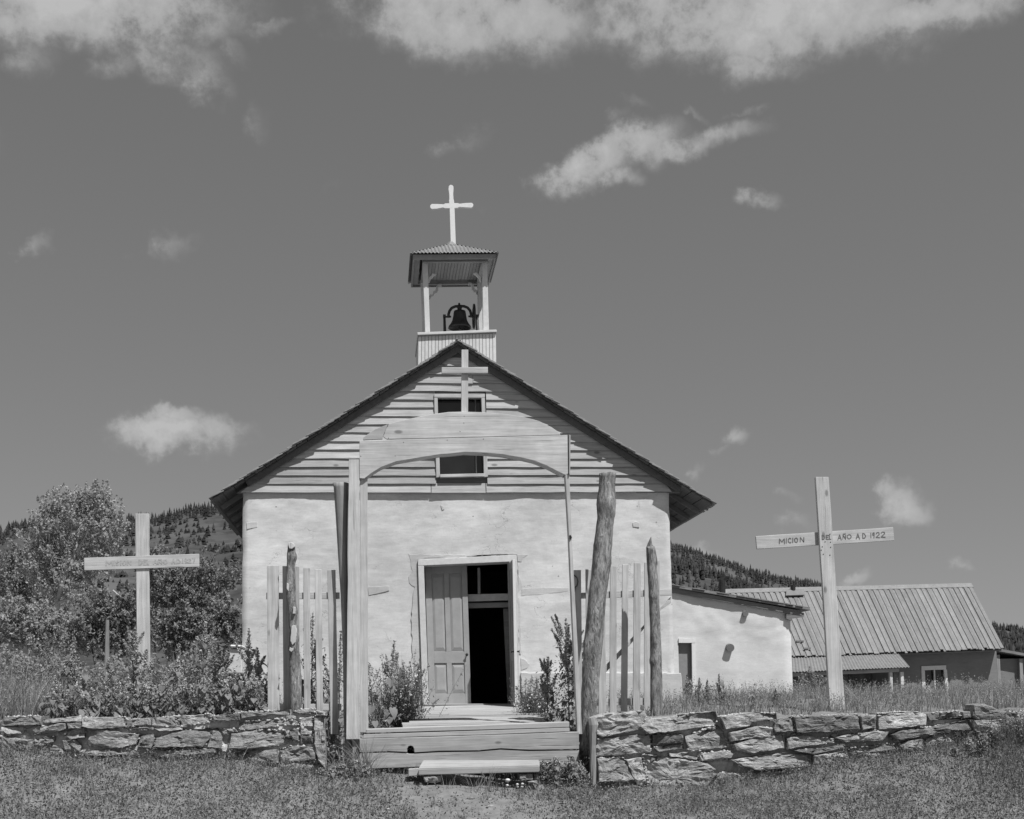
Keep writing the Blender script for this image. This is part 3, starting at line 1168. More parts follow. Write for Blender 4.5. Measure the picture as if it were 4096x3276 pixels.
def ct(x, y, zz):
    return TILT @ Vector((x, y, zz)) + Vector((ccx, ccy, ccz))


def tbox(x0, x1, y0, y1, z0, z1):
    return MB().hexa([ct(x0, y0, z0), ct(x1, y0, z0), ct(x1, y1, z0), ct(x0, y1, z0), ct(x0, y0, z1), ct(x1, y0, z1), ct(x1, y1, z1), ct(x0, y1, z1)])


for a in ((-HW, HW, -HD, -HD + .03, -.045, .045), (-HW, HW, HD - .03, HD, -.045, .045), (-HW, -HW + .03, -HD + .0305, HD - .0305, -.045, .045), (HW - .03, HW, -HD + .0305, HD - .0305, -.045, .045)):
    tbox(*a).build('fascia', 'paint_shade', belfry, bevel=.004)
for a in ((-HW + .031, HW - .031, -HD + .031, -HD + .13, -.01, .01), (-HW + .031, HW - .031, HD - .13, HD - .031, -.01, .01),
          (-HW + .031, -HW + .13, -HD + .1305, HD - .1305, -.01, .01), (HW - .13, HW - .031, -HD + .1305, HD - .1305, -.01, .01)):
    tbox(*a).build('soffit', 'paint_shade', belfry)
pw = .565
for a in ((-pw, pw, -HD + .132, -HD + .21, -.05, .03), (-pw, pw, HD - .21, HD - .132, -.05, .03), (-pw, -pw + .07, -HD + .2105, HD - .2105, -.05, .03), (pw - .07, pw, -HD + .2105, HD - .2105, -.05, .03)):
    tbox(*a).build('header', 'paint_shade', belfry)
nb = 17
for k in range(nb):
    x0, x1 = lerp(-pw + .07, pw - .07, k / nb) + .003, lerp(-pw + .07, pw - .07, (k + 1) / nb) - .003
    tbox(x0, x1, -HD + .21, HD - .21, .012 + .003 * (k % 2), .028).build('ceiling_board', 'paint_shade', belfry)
cap = MB()
W2, RISE = HW + .055, .47
for side in range(4):
    R4 = Matrix.Rotation(math.pi / 2 * side, 3, 'Z')
    n = 260
    vs, fs = [], []
    hw, hd = (W2, HD + .055) if side % 2 == 0 else (HD + .055, W2)
    for i in range(n + 1):
        u = -1 + 2 * i / n
        t = 1 - abs(u)
        co_ = .010 * math.sin(u * math.pi * 24)
        for tt in (0, t):
            p = R4 @ Vector((u * hw, -hd * (1 - tt), .05 + RISE * tt + co_ + .004))
            vs.append(ct(p.x, p.y, p.z))
    for i in range(n):
        fs.append((2 * i, 2 * i + 2, 2 * i + 3, 2 * i + 1))
    cap.add(vs, fs)
cap.build('tin_roof', 'tin', belfry, True)
pk = ct(0, 0, .05 + RISE)
MB().tube([(pk.x, pk.y, pk.z - .06), (pk.x, pk.y, pk.z + .03)], [.13, .05], 10).build('cap_flashing', 'tin', belfry)
CX = [(455, 100), (447, 112), (444, 135), (451, 185), (452, 228), (449, 240), (452, 265), (415, 267), (400, 275), (340, 272), (292, 272), (277, 285), (276, 303),
      (290, 318), (340, 316), (395, 305), (415, 312), (455, 312), (465, 640), (512, 640), (500, 310), (530, 308), (545, 300), (600, 303),
      (655, 307), (671, 295), (673, 276), (660, 261), (600, 263), (545, 270), (530, 264), (497, 264), (495, 240), (491, 230), (488, 180), (491, 135), (490, 112), (480, 99), (467, 96)]
MB().prism(px_poly('Z4', CX, ccy), ccy - .03, ccy + .03).build('cross', 'paint', belfry, bevel=.004)
# a lightning-thin strap plate on the tin roof front is left plain

# the bell
YM = ccy
bp = A('Z4', 550, 1436, YM)
plat = max(p[1] for p in cn[:2])
bell = thing('church_bell', 'black iron bell on its yoke and stands in the belfry', 'bell', (bp.x, YM, bp.z))


def lathe(c0, prof, seg=36):
    m = MB()
    vs, fs = [], []
    for (yy, r) in prof:
        p = A('Z4', c0, yy, YM)
        rr = r * .4352 * YM / F
        for k in range(seg):
            a = 2 * math.pi * k / seg
            vs.append((p.x + rr * math.cos(a), YM + rr * math.sin(a), p.z))
    for j in range(len(prof) - 1):
        for k in range(seg):
            fs.append((j * seg + k, j * seg + (k + 1) % seg, (j + 1) * seg + (k + 1) % seg, (j + 1) * seg + k))
    return m.add(vs, fs)


lathe(549, [(1244, 2), (1246, 40), (1252, 54), (1270, 58), (1300, 62), (1340, 71), (1368, 86), (1392, 104), (1408, 109), (1409, 102), (1380, 84), (1300, 55), (1262, 48)]).build('bell_body', 'iron', bell, True)
Z4p = lambda x, y, dy=0: A('Z4', x, y, YM) + Vector((0, dy, 0))
MB().tube([Z4p(x, y) for x, y in ((448, 1310), (446, 1280), (456, 1248), (476, 1222), (508, 1208), (548, 1204), (590, 1207), (622, 1220), (644, 1246), (654, 1280), (654, 1308))], .026, 10).build('yoke', 'iron', bell, True)
MB().tube([Z4p(548, 1250), Z4p(547, 1215), Z4p(545, 1192), Z4p(543, 1176)], [.03, .05, .022, .014], 10).build('yoke_bolt', 'iron', bell, True)
MB().tube([Z4p(396, 1304), Z4p(470, 1302)], .018, 8).build('gudgeon', 'iron', bell)
MB().tube([Z4p(628, 1300), Z4p(722, 1298)], .018, 8).build('gudgeon', 'iron', bell)
for x, xb2 in ((408, 412), (710, 714)):
    top = Z4p(x, 1300)
    m = MB()
    for dy in (-.20, .20):
        ft = Vector((Z4p(xb2, 1430).x, YM + dy, 0))
        ft.z = plat - .012 + (0.0 if x > 500 else -.03)
        m.tube([top, ft], [.022, .02], 6)
    m.box(top.x - .025, top.x + .025, YM - .03, YM + .03, top.z - .03, top.z + .03)
    m.box(ft.x - .02, ft.x + .02, YM - .23, YM + .23, ft.z, ft.z + .025)
    m.build('stand', 'iron', bell)
wc = Z4p(680, 1300)
wr = 108 * .4352 * YM / F
pts = [(wc.x, YM + wr * math.cos(a), wc.z + wr * math.sin(a)) for a in np.linspace(0, 2 * math.pi, 33)]
w = MB().tube(pts, .02, 6, cap=False)
for a in range(6):
    an = a * math.pi / 3
    w.tube([wc, (wc.x, YM + wr * math.cos(an), wc.z + wr * math.sin(an))], .01, 5)
w.build('rope_wheel', 'iron', bell)
MB().tube([Z4p(549, 1380), Z4p(550, 1405), Z4p(550, 1422)], [.008, .012, .028], 8).build('clapper', 'iron', bell)

# ------------------------------------------------------------------ stone walls
SY = 17.0


def blob(poly, y_front, depth, rg, bulge=.03, rows=7):
    """a quarried stone: outline in x/z, rounded layered face, straight back"""
    pl = rough(poly, .05, .007, rg)
    n = len(pl)
    cx = sum(p[0] for p in pl) / n
    cz = sum(p[1] for p in pl) / n
    a2 = sum(pl[i][0] * pl[(i + 1) % n][1] - pl[(i + 1) % n][0] * pl[i][1] for i in range(n))
    if a2 < 0:
        pl = pl[::-1]
    sd = rg.uniform(0, 50)
    tx, tz = rg.uniform(-.16, .16), rg.uniform(-.10, .30)
    vs, fs = [], []
    vs += [(x, y_front + depth, z) for x, z in pl]
    vs += [(cx + (x - cx) * 1.0, y_front + .022, cz + (z - cz) * 1.0) for x, z in pl]
    for r in range(rows):
        s = [.985, .93, .82, .68, .52, .34, .16][r]
        for x, z in pl:
            X, Z = cx + (x - cx) * s, cz + (z - cz) * s
            lay = noise.noise(Vector((X * 2.5, sd, Z * 16)))
            _, vp = noise.voronoi(Vector((X * 6, sd, Z * 9)))
            cv = noise.cell_vector(vp[0] * 13.7)
            d = .020 * (cv.y - .5) + (X - vp[0].x / 6) * (cv.x - .5) * .35 + (Z - vp[0].z / 9) * (cv.z - .5) * .6
            d += .014 * (round(lay * 3.0) / 3.0) + .006 * noise.noise(Vector((X * 30, sd, Z * 34)))
            y = y_front - bulge * (1 - s ** 3) * .5 + (0.006 if r == 0 else 0) + d + (X - cx) * tx + (Z - cz) * tz
            vs.append((X, y, Z))
    lay = len(vs)
    vs.append((cx, y_front - bulge * .5, cz))
    R = rows + 2
    for j in range(R - 1):
        for k in range(n):
            a, b = j * n + k, j * n + (k + 1) % n
            fs.append((a, b, b + n, a + n))
    for k in range(n):
        fs.append(((R - 1) * n + k, (R - 1) * n + (k + 1) % n, lay))
    fs.append(tuple(range(n))[::-1])
    return MB().add(vs, fs)


LEFT = [
    [(-75, 268), (185, 262), (190, 318), (-75, 325)],
    [(197, 283), (300, 278), (440, 258), (446, 295), (340, 300), (200, 306)],
    [(452, 272), (720, 270), (722, 330), (640, 340), (520, 345), (450, 328)],
    [(735, 285), (880, 272), (882, 318), (760, 326), (724, 330)],
    [(887, 275), (1040, 264), (1070, 300), (1073, 328), (960, 328), (890, 322)],
    [(1050, 264), (1265, 250), (1268, 300), (1082, 330), (1076, 300)],
    [(1275, 262), (1450, 245), (1455, 288), (1380, 292), (1290, 288)],
    [(1458, 240), (1770, 222), (1775, 250), (1640, 258), (1462, 276)],
    [(1785, 228), (1930, 216), (1930, 236), (1830, 246)],
    [(1935, 225), (2003, 238), (1998, 258), (1940, 256)],
    [(80, 345), (130, 330), (340, 308), (345, 345), (200, 378), (85, 388)],
    [(350, 310), (440, 304), (445, 338), (360, 345)],
    [(720, 337), (900, 333), (900, 349), (730, 348)],
    [(905, 342), (1080, 337), (1085, 350), (940, 357)],
    [(1440, 302), (1640, 285), (1735, 280), (1740, 292), (1812, 288), (1822, 315), (1600, 340), (1450, 352)],
    [(1745, 260), (1812, 255), (1812, 283), (1750, 288)],
    [(1838, 268), (1915, 262), (1920, 300), (1918, 380), (1837, 382)],
    [(1840, 392), (1915, 388), (1920, 436), (1837, 440)],
    [(1925, 264), (1985, 264), (2000, 440), (2000, 600), (1952, 548), (1930, 440)],
    [(1770, 352), (1820, 345), (1827, 420), (1800, 415), (1770, 387)],
    [(500, 360), (560, 347), (810, 380), (790, 440), (700, 470), (600, 462), (480, 440)],
    [(820, 382), (905, 378), (908, 420), (890, 470), (796, 460)],
    [(920, 400), (1080, 356), (1268, 337), (1280, 380), (1240, 428), (1220, 458), (905, 462)],
    [(1276, 345), (1310, 337), (1340, 400), (1335, 470), (1246, 462), (1256, 425)],
    [(1400, 375), (1600, 348), (1740, 354), (1765, 400), (1790, 420), (1700, 450), (1500, 470), (1380, 468)],
    [(1315, 337), (1425, 347), (1438, 365), (1352, 380)],
    [(355, 352), (460, 337), (465, 400), (370, 412), (332, 395)],
    [(285, 365), (346, 355), (352, 374), (310, 393)],
    [(185, 395), (270, 390), (265, 420), (220, 420)],
    [(310, 417), (400, 408), (440, 450), (430, 490), (330, 480)],
    [(455, 492), (560, 478), (745, 494), (740, 508), (600, 518), (460, 510)],
    [(890, 477), (1060, 482), (1305, 467), (1310, 493), (1150, 508), (960, 518), (890, 510)],
    [(1312, 492), (1500, 482), (1692, 474), (1702, 560), (1500, 600), (1312, 600)],
    [(1710, 472), (1800, 450), (1945, 462), (1940, 535), (1830, 553), (1716, 560)],
    [(-75, 390), (200, 425), (300, 462), (365, 500), (365, 640), (-75, 640)],
    [(375, 520), (560, 524), (690, 520), (720, 600), (700, 660), (380, 660)],
    [(745, 520), (880, 515), (975, 530), (975, 640), (740, 640)],
    [(985, 527), (1085, 517), (1090, 660), (980, 660)],
    [(1115, 532), (1200, 522), (1280, 560), (1290, 680), (1110, 680)],
    [(1620, 600), (1800, 562), (1940, 570), (2010, 630), (2005, 760), (1620, 760)],
    [(1310, 610), (1600, 612), (1600, 760), (1300, 760)],
    [(-75, 330), (70, 330), (72, 380), (-75, 382)]]
RIGHT = [
    [(88, 145), (150, 125), (330, 112), (345, 132), (308, 205), (200, 225), (130, 240), (107, 225)],
    [(312, 187), (350, 155), (500, 130), (680, 115), (688, 160), (670, 180), (500, 208), (350, 222)],
    [(694, 140), (860, 118), (970, 125), (972, 152), (850, 165), (840, 185), (720, 200)],
    [(978, 152), (1038, 140), (1045, 210), (960, 215), (955, 195)],
    [(1049, 140), (1355, 130), (1368, 200), (1200, 215), (1062, 218)],
    [(1368, 137), (1445, 130), (1445, 195), (1378, 203)],
    [(1457, 125), (1640, 113), (1686, 130), (1678, 180), (1560, 195), (1462, 200)],
    [(1692, 127), (1850, 112), (1855, 145), (1702, 160)],
    [(1862, 117), (1902, 113), (1900, 145), (1867, 147)],
    [(105, 250), (230, 232), (360, 226), (366, 310), (230, 325), (102, 332)],
    [(372, 228), (520, 222), (520, 263), (430, 273), (372, 280)],
    [(372, 287), (523, 270), (526, 293), (400, 310)],
    [(530, 237), (690, 180), (718, 212), (740, 283), (640, 298), (547, 306)],
    [(737, 217), (880, 184), (948, 197), (948, 233), (850, 243), (747, 260)],
    [(757, 272), (860, 246), (1003, 224), (1008, 290), (850, 316), (772, 300)],
    [(1017, 242), (1100, 226), (1243, 247), (1243, 263), (1100, 283), (1022, 296)],
    [(1242, 237), (1450, 209), (1506, 212), (1480, 253), (1302, 263)],
    [(1512, 227), (1560, 207), (1700, 192), (1898, 152), (1906, 200), (1780, 218), (1542, 253)],
    [(1552, 277), (1590, 259), (1663, 249), (1667, 298), (1582, 303)],
    [(1687, 242), (1790, 234), (1818, 260), (1798, 288), (1692, 298)],
    [(1042, 302), (1180, 292), (1290, 272), (1293, 288), (1140, 322)],
    [(597, 320), (740, 302), (758, 320), (750, 338), (602, 353)],
    [(455, 314), (520, 322), (595, 337), (590, 348), (460, 330)],
    [(107, 340), (230, 337), (250, 362), (283, 443), (225, 453), (112, 450)],
    [(244, 347), (318, 337), (346, 458), (300, 468), (272, 420)],
    [(328, 322), (440, 334), (640, 364), (690, 404), (620, 480), (560, 560), (360, 560), (348, 440)],
    [(742, 347), (900, 324), (1010, 314), (1135, 324), (1130, 378), (880, 398), (800, 375)],
    [(1145, 327), (1290, 308), (1326, 345), (1320, 388), (1152, 388)],
    [(1310, 292), (1530, 268), (1543, 298), (1400, 314), (1332, 308)],
    [(1392, 320), (1540, 307), (1543, 348), (1440, 348)],
    [(1318, 312), (1385, 320), (1385, 345), (1350, 350)],
    [(1549, 320), (1750, 307), (1760, 343), (1600, 378), (1552, 368)],
    [(1826, 250), (1902, 212), (1950, 224), (1930, 328), (1782, 336), (1780, 305)],
    [(1912, 157), (2060, 152), (2060, 208), (1922, 214)],
    [(107, 470), (180, 474), (300, 470), (345, 490), (350, 580), (110, 580)],
    [(640, 480), (700, 410), (880, 408), (1120, 392), (1120, 520), (640, 540)],
    [(1130, 396), (1320, 396), (1430, 358), (1540, 358), (1545, 480), (1130, 500)],
    [(1555, 384), (1770, 350), (1930, 336), (1930, 440), (1555, 450)],
    [(1935, 222), (2062, 216), (2065, 300), (1936, 320)],
    [(2066, 120), (2200, 112), (2200, 170), (2068, 175)], [(2068, 182), (2240, 178), (2240, 250), (2068, 255)],
    [(2070, 262), (2200, 258), (2200, 340), (2070, 345)]]


def stone_wall(label, crop, polys, x_lo, x_hi, seed, tops, lumps=.0, nfill=70, ext=None, back=.062):
    rg = random.Random(seed)
    t = thing('stone_wall', label, 'wall', ((x_lo + x_hi) / 2, SY + .2, .5))
    # mortar and rubble core, set back behind the faces
    nx = int((x_hi - x_lo) / .03)
    nzr = 34
    vs, fs = [], []
    for j in range(nzr + 1):
        for i in range(nx + 1):
            x = lerp(x_lo, x_hi, i / nx)
            top = tops(x)
            z = lerp(-.3, top, j / nzr)
            y = SY + back + .035 * noise.noise(Vector((x * 5, 2, z * 7))) + .026 * noise.noise(Vector((x * 15, 4, z * 19))) + .014 * noise.noise(Vector((x * 38, 7, z * 42)))
            z += .012 * noise.noise(Vector((x * 9, 0, 3))) if j == nzr else 0
            vs.append((x, y, z))
    b = len(vs)
    for i in range(nx + 1):
        x = lerp(x_lo, x_hi, i / nx)
        for y in (SY + .20, SY + .42):
            vs.append((x, y, tops(x) + .015 * noise.noise(Vector((x * 6, y * 9, 1)))))
    bb = len(vs)
    for i in range(nx + 1):
        vs.append((lerp(x_lo, x_hi, i / nx), SY + .42, -.3))
    for j in range(nzr):
        for i in range(nx):
            a = j * (nx + 1) + i
            fs.append((a, a + 1, a + nx + 2, a + nx + 1))
    tr = nzr * (nx + 1)
    for i in range(nx):
        fs.append((tr + i, tr + i + 1, b + 2 * (i + 1), b + 2 * i))
        fs.append((b + 2 * i, b + 2 * (i + 1), b + 2 * (i + 1) + 1, b + 2 * i + 1))
        fs.append((b + 2 * i + 1, b + 2 * (i + 1) + 1, bb + i + 1, bb + i))
    for e in (0, nx):
        loop = [j * (nx + 1) + e for j in range(nzr + 1)] + [b + 2 * e, b + 2 * e + 1, bb + e]
        fs.append(tuple(loop))
    MB().add(vs, fs).build('mortar_core', 'mortar', t)
    for pl in polys:
        yf = SY + rg.uniform(-.04, .035)
        blob(px_poly(crop, pl, SY), yf, (.40 if max(p_[1] for p_ in px_poly(crop, pl, SY)) > 1.22 else rg.uniform(.16, .22)), rg, rg.uniform(.0, .02)).build('stone', 'stone', t)
    if ext:                          # the wall goes on out of the picture in the same rough courses
        xe = ext[0]
        zz0 = tops((ext[0] + ext[1]) / 2)
        while zz0 > .55:
            hh = rg.uniform(.09, .17)
            xe = ext[0]
            while xe < ext[1] - .08:
                ww = min(rg.uniform(.2, .55), ext[1] - xe)
                j = lambda a: rg.uniform(-a, a)
                pl = [(xe + .008, zz0 - hh + j(.012)), (xe + ww * .5, zz0 - hh + j(.02)), (xe + ww - .012, zz0 - hh + j(.012)), (xe + ww - .008 + j(.01), zz0 - .012 + j(.012)), (xe + ww * .4, zz0 - .01 + j(.015)), (xe + .01 + j(.01), zz0 - .01 + j(.012))]
                blob(pl, SY + rg.uniform(-.03, .03), .4 if zz0 > 1.2 else .2, rg, .01).build('stone', 'stone', t)
                xe += ww
            zz0 -= hh
    for i in range(nfill):          # small wedge stones in the gaps
        x = rg.uniform(x_lo + .1, x_hi - .1)
        z = rg.uniform(gz(x, 16.9), tops(x) - .06)
        w, h = rg.uniform(.04, .13), rg.uniform(.02, .055)
        pl = [(x - w, z - h * rg.uniform(.3, 1)), (x + w * .2, z - h), (x + w, z - h * rg.uniform(.2, .9)), (x + w * rg.uniform(.5, 1), z + h), (x - w * .6, z + h * rg.uniform(.4, 1))]
        blob(pl, SY + rg.uniform(.03, .06), .12, rg, .02).build('stone', 'stone', t)
    # mortar crumbs pressed between the stones
    crumbs = MB()
    for pl in polys:
        w = rough(px_poly(crop, pl, SY), .022, .008, rg)
        ph = rg.uniform(0, 60)
        for i, (x, z) in enumerate(w):
            nv = noise.noise(Vector((x * 3.1 + ph, 0, z * 5)))
            if nv < lumps or gz(min(x, x_hi), 16.9) > z + .03 or x > x_hi - .03 or x < x_lo:
                continue
            r = rg.uniform(.010, .024)
            c0 = Vector((x, SY + rg.uniform(.015, .07), z))
            vs = []
            for q in [(1.5, 0, 0), (-1.5, 0, 0), (0, 1, 0), (0, -1, 0), (0, 0, .8), (0, 0, -.8)]:
                vs.append(c0 + Vector(q) * r * rg.uniform(.55, 1.35))
            crumbs.add(vs, [(0, 2, 4), (2, 1, 4), (1, 3, 4), (3, 0, 4), (2, 0, 5), (1, 2, 5), (3, 1, 5), (0, 3, 5)])
    tag(crumbs.build('mortar_crumbs', 'mortar', t, True), kind='stuff')
    return t


ltop = [(A('Y6', x, y, SY + .2).x, A('Y6', x, y, SY + .2).z) for x, y in ((-400, 285), (0, 268), (450, 266), (900, 266), (1270, 248), (1500, 234), (1800, 218), (2000, 226))]
rtop = [(A('Y5', x, y, SY + .2).x, A('Y5', x, y, SY + .2).z) for x, y in ((90, 128), (330, 118), (500, 128), (690, 120), (1000, 132), (1200, 136), (1640, 122), (1900, 122), (2300, 125))]
XL0 = A('Y6', -75, 400, SY).x
XR1 = A('Y5', 2240, 200, SY).x
stone_wall('low wall of rough stones and pale mortar left of the gate', 'Y6', LEFT, XL0 - 3.6, A('Y6', 1990, 400, SY).x - .02, 11,
           lambda x: interp([p[0] for p in ltop], [p[1] for p in ltop], x) - .05, ext=(XL0 - 3.6, XL0))
rw = stone_wall('low wall of big rough stones right of the gate', 'Y5', RIGHT, A('Y5', 110, 300, SY).x, XR1 + 3.2, 12,
                lambda x: interp([p[0] for p in rtop], [p[1] for p in rtop], x) - .09, .08, nfill=26, back=.10, ext=(XR1, XR1 + 3.2))
rg = random.Random(5)
o = blob(px_poly('Y5', [(1912, 84), (1960, 78), (2060, 116), (2065, 150), (1930, 152), (1910, 135)], SY + .05), SY + .02, .3, rg, .05).build('loose_stone', 'pale_stone')
tag(o, 'pale wedge-shaped stone lying on top of the right stone wall', 'stone')
o = blob(px_poly('Y5', [(478, 502), (540, 475), (552, 500), (545, 522), (484, 526)], 16.72), 16.72, .14, rg, .03).build('loose_stone', 'stone')
tag(o, 'small tilted stone lying on the ground before the right wall', 'stone')
o = blob(px_poly('Y4', [(770, 700), (800, 690), (912, 692), (918, 740), (860, 752), (780, 745)], 16.52), 16.52, .25, rg, .03).build('support_stone', 'stone')
tag(o, 'flat stone under the left end of the wooden step', 'stone', 'stones propping the step')
o = blob(px_poly('Y4', [(1526, 676), (1630, 672), (1634, 720), (1540, 732), (1526, 715)], 16.52), 16.52, .25, rg, .03).build('support_stone', 'stone')
tag(o, 'flat stone under the right end of the wooden step', 'stone', 'stones propping the step')
o = blob(px_poly('Y4', [(1588, 738), (1660, 730), (1668, 752), (1600, 762)], 16.5), 16.5, .2, rg, .03).build('support_stone', 'stone')
tag(o, 'small stone beneath the stone propping the right end of the step', 'stone', 'stones propping the step')
o = blob(px_poly('Y4', [(1636, 676), (1668, 674), (1668, 728), (1638, 728)], 16.55), 16.55, .2, rg, .03).build('support_stone', 'stone')
tag(o, 'narrow stone at the far right under the wooden step', 'stone', 'stones propping the step')

# gnarled stake at the inner end of the right wall
st = [(62, 150, 98), (100, 152, 104), (180, 160, 100), (260, 162, 98), (340, 160, 100), (440, 160, 98), (560, 166, 100)]
m = MB()
prof = [(1165, 58, 100), (1200, 62, 112), (1240, 66, 104), (1300, 68, 100), (1400, 72, 104), (1480, 74, 102), (1600, 76, 104)]
path, rad = [], []
for y, a, b in prof:
    p = A('Z3', (a + b) / 2, y, SY - .02)
    path.append((p.x, SY - .02, p.z))
    rad.append((b - a) / 2 * .833 * SY / F)
tag(MB().tube(path, rad, 10, True, .14).build('wooden_stake', 'grey_z'), 'gnarled weathered stake at the gate end of the right wall', 'stake')

# ------------------------------------------------------------------ entrance arch
AY = 17.45
bz = gz(A('O', 740, 1600, AY).x, AY)
arch = thing('gate_arch', 'pale timber gate arch with a curved lintel and a small cross on top', 'arch', (A('O', 970, 1600, AY).x, AY, .3))
low = [cp('Z5', x, y) for x, y in ((1058, 772), (1080, 768))]
seam = [cp('Z5', 1080, 768), cp('Z5', 1400, 758), cp('Z5', 1740, 748), cp('Z5', 2156, 738), cp('Z6', 848, 844), cp('Z6', 900, 842)]
right = [cp('Z6', 904, 1138), cp('Z6', 886, 1150)]
arc = [cp('Z6', x, y) for x, y in ((878, 1146), (850, 1132), (820, 1118), (740, 1076), (650, 1040), (550, 1016), (400, 990), (250, 977), (110, 972), (0, 985))]
arc2 = [cp('Z5', x, y) for x, y in ((1600, 856), (1450, 880), (1300, 905), (1200, 943), (1140, 980), (1090, 1018), (1058, 1016))]


def P2(pts, Y):
    return [(at(x, y, Y).x, at(x, y, Y).z) for x, y in pts]


lowpoly = [cp('Z5', 1058, 772)] + seam + right + arc + arc2
MB().prism(P2(lowpoly, AY - .12), AY - .12, AY - .085).build('lintel_board', 'new_x', arch, bevel=.003)
MB().prism(P2(lowpoly, AY - .12), AY + .085, AY + .12).build('lintel_board', 'new_x', arch, bevel=.003)
ap = P2(arc + arc2[:-1], AY - .12)
sm = MB()
vs, fs = [], []
for x, z in ap:
    vs += [(x, AY - .0845, z + .002), (x, AY + .0845, z + .002), (x, AY + .0845, z + .02), (x, AY - .0845, z + .02)]
for i in range(len(ap) - 1):
    b = i * 4
    for e in range(4):
        fs.append((b + e, b + (e + 1) % 4, b + 4 + (e + 1) % 4, b + 4 + e))
fs += [(0, 1, 2, 3), tuple(len(vs) - 4 + q for q in (3, 2, 1, 0))]
sm.add(vs, fs).build('lintel_soffit', 'new_x', arch)
upper = [cp('Z5', 1240, 757), cp('Z5', 1400, 753), cp('Z5', 1740, 744), cp('Z5', 2156, 734), cp('Z6', 846, 840)] + \
        [cp('Z6', x, y) for x, y in ((842, 828), (780, 784), (680, 735), (550, 700), (400, 680), (250, 668), (90, 664))] + \
        [cp('Z5', x, y) for x, y in ((1650, 577), (1550, 590), (1450, 609), (1350, 631), (1252, 656), (1215, 740))]
MB().prism(P2(upper, AY - .11), AY - .11, AY - .07).build('crown_board', 'new_x', arch, bevel=.003)
endp = [cp('Z5', x, y) for x, y in ((1082, 762), (1085, 745), (1105, 730), (1165, 690), (1246, 659), (1212, 742), (1210, 756))]
tag(MB().prism(P2(endp, AY - .11), AY - .113, AY - .07).build('crown_board', 'wood_x', arch, bevel=.003), 'weathered end piece of the arch crown')
MB().prism(P2([cp('Z5', 1735, 163), cp('Z5', 1780, 163), cp('Z5', 1778, 640), cp('Z5', 1733, 640)], AY - .065), AY - .065, AY - .02).build('cross_upright', 'new_z', arch, bevel=.004)
MB().prism(P2([cp('Z5', 1603, 280), cp('Z5', 1910, 278), cp('Z5', 1910, 318), cp('Z5', 1603, 320)], AY - .11), AY - .11, AY - .068).build('cross_arm', 'new_x', arch, bevel=.004)
# posts: two boards at the left, one thin board at the right
MB().prism(rough(px_poly('Z2', [(245, -78), (299, -78), (299, 1325), (231, 1325)], AY - .11), .4, .002), AY - .11, AY - .065).build('post_board', 'new_z', arch, bevel=.004)
MB().prism(px_poly('Z2', [(301, -70), (338, -62), (342, 1291), (300, 1291)], AY - .08), AY - .08, AY + .08).build('post_board', 'new_z', arch, bevel=.004)
MB().prism(px_poly('Z2', [(262, 1200), (297, 1200), (297, 1520), (262, 1520)], AY - .1), AY - .06, AY + .08).build('post_foot', 'grey_z', arch, bevel=.006)
rpq = px_poly('Y2', [(166, 70), (191, 70), (206, 450), (268, 1628), (240, 1628), (188, 450)], AY - .05)
MB().prism(rpq, AY - .05, AY + .08).build('post_board', 'new_z', arch, bevel=.003)
rp2 = px_poly('Z6', [(905, 850), (918, 852), (914, 1150), (905, 1150)], AY)
MB().prism(rp2, AY - .08, AY + .08).build('post_board', 'wood_z', arch, bevel=.003)
hk = [A('Y2', x, y, AY - .06) for x, y in ((192, 437), (198, 441), (202, 450), (194, 458))]
MB().tube(hk, .012, 6).build('hook', 'iron', arch)
nail = MB()
for x, y in ((1350, 778), (1640, 764), (1880, 757), (1752, 605), (1750, 650), (1725, 706), (1250, 750), (1295, 868), (1067, 870)):
    yn = AY - (.112 if y < 755 else .122)
    p = A('Z5', x, y, yn)
    nail.tube([(p.x, yn, p.z), (p.x, yn + .012, p.z)], .006, 6)
nail.build('nails', 'iron', arch)

# ------------------------------------------------------------------ steps and deck
BY = 17.30
steps = thing('church_steps', 'weathered timber steps and plank walk leading to the church door', 'steps', (A('O', 980, 1600, 17.4).x, 17.3, .5))
# upper beam with the knot hole in its lower edge
up = [(270, 403), (420, 398), (800, 388), (1300, 372), (1700, 358), (1990, 347), (1992, 484), (1600, 490), (1380, 478), (1200, 494), (900, 498),
      (700, 510), (697, 480), (688, 462), (671, 456), (654, 462), (645, 480), (644, 507), (500, 500), (270, 508)]
MB().prism(px_poly('Y4', up, BY), BY, BY + .2).build('beam', 'beam', steps, bevel=.006)
lowb = [(270, 514), (500, 508), (644, 514), (660, 520), (690, 520), (700, 517), (900, 506), (1200, 501), (1380, 486), (1600, 497), (1992, 490),
        (1996, 580), (1500, 596), (1000, 612), (600, 628), (270, 638)]
MB().prism(px_poly('Y4', lowb, BY + .01), BY + .01, BY + .2).build('beam', 'beam', steps, bevel=.006)
hb = A('Y4', 671, 486, BY + .1)
MB().box(hb.x - .05, hb.x + .05, BY + .205, BY + .24, hb.z - .08, hb.z + .08).build('knot_hole_dark', 'hole', steps)  # near-black block added for the darkness in the knot hole
MB().prism(px_poly('Y4', [(303, 368), (1917, 316), (1918, 344), (1300, 368), (300, 398)], BY + .02), BY + .02, BY + .34).build('plank', 'deck', steps, bevel=.004)
pa = px_poly('Y4', [(322, 326), (1916, 268), (1916, 312), (320, 358)], BY + .06)
MB().prism(pa, BY + .06, BY + .38).build('plank', 'deck', steps, bevel=.008)
y = BY + .40
zr0 = pa[0][1] - .02
xl_, xr_ = A('Y4', 560, 320, BY + .5).x, A('Y4', 1820, 270, BY + .5).x
i = 0
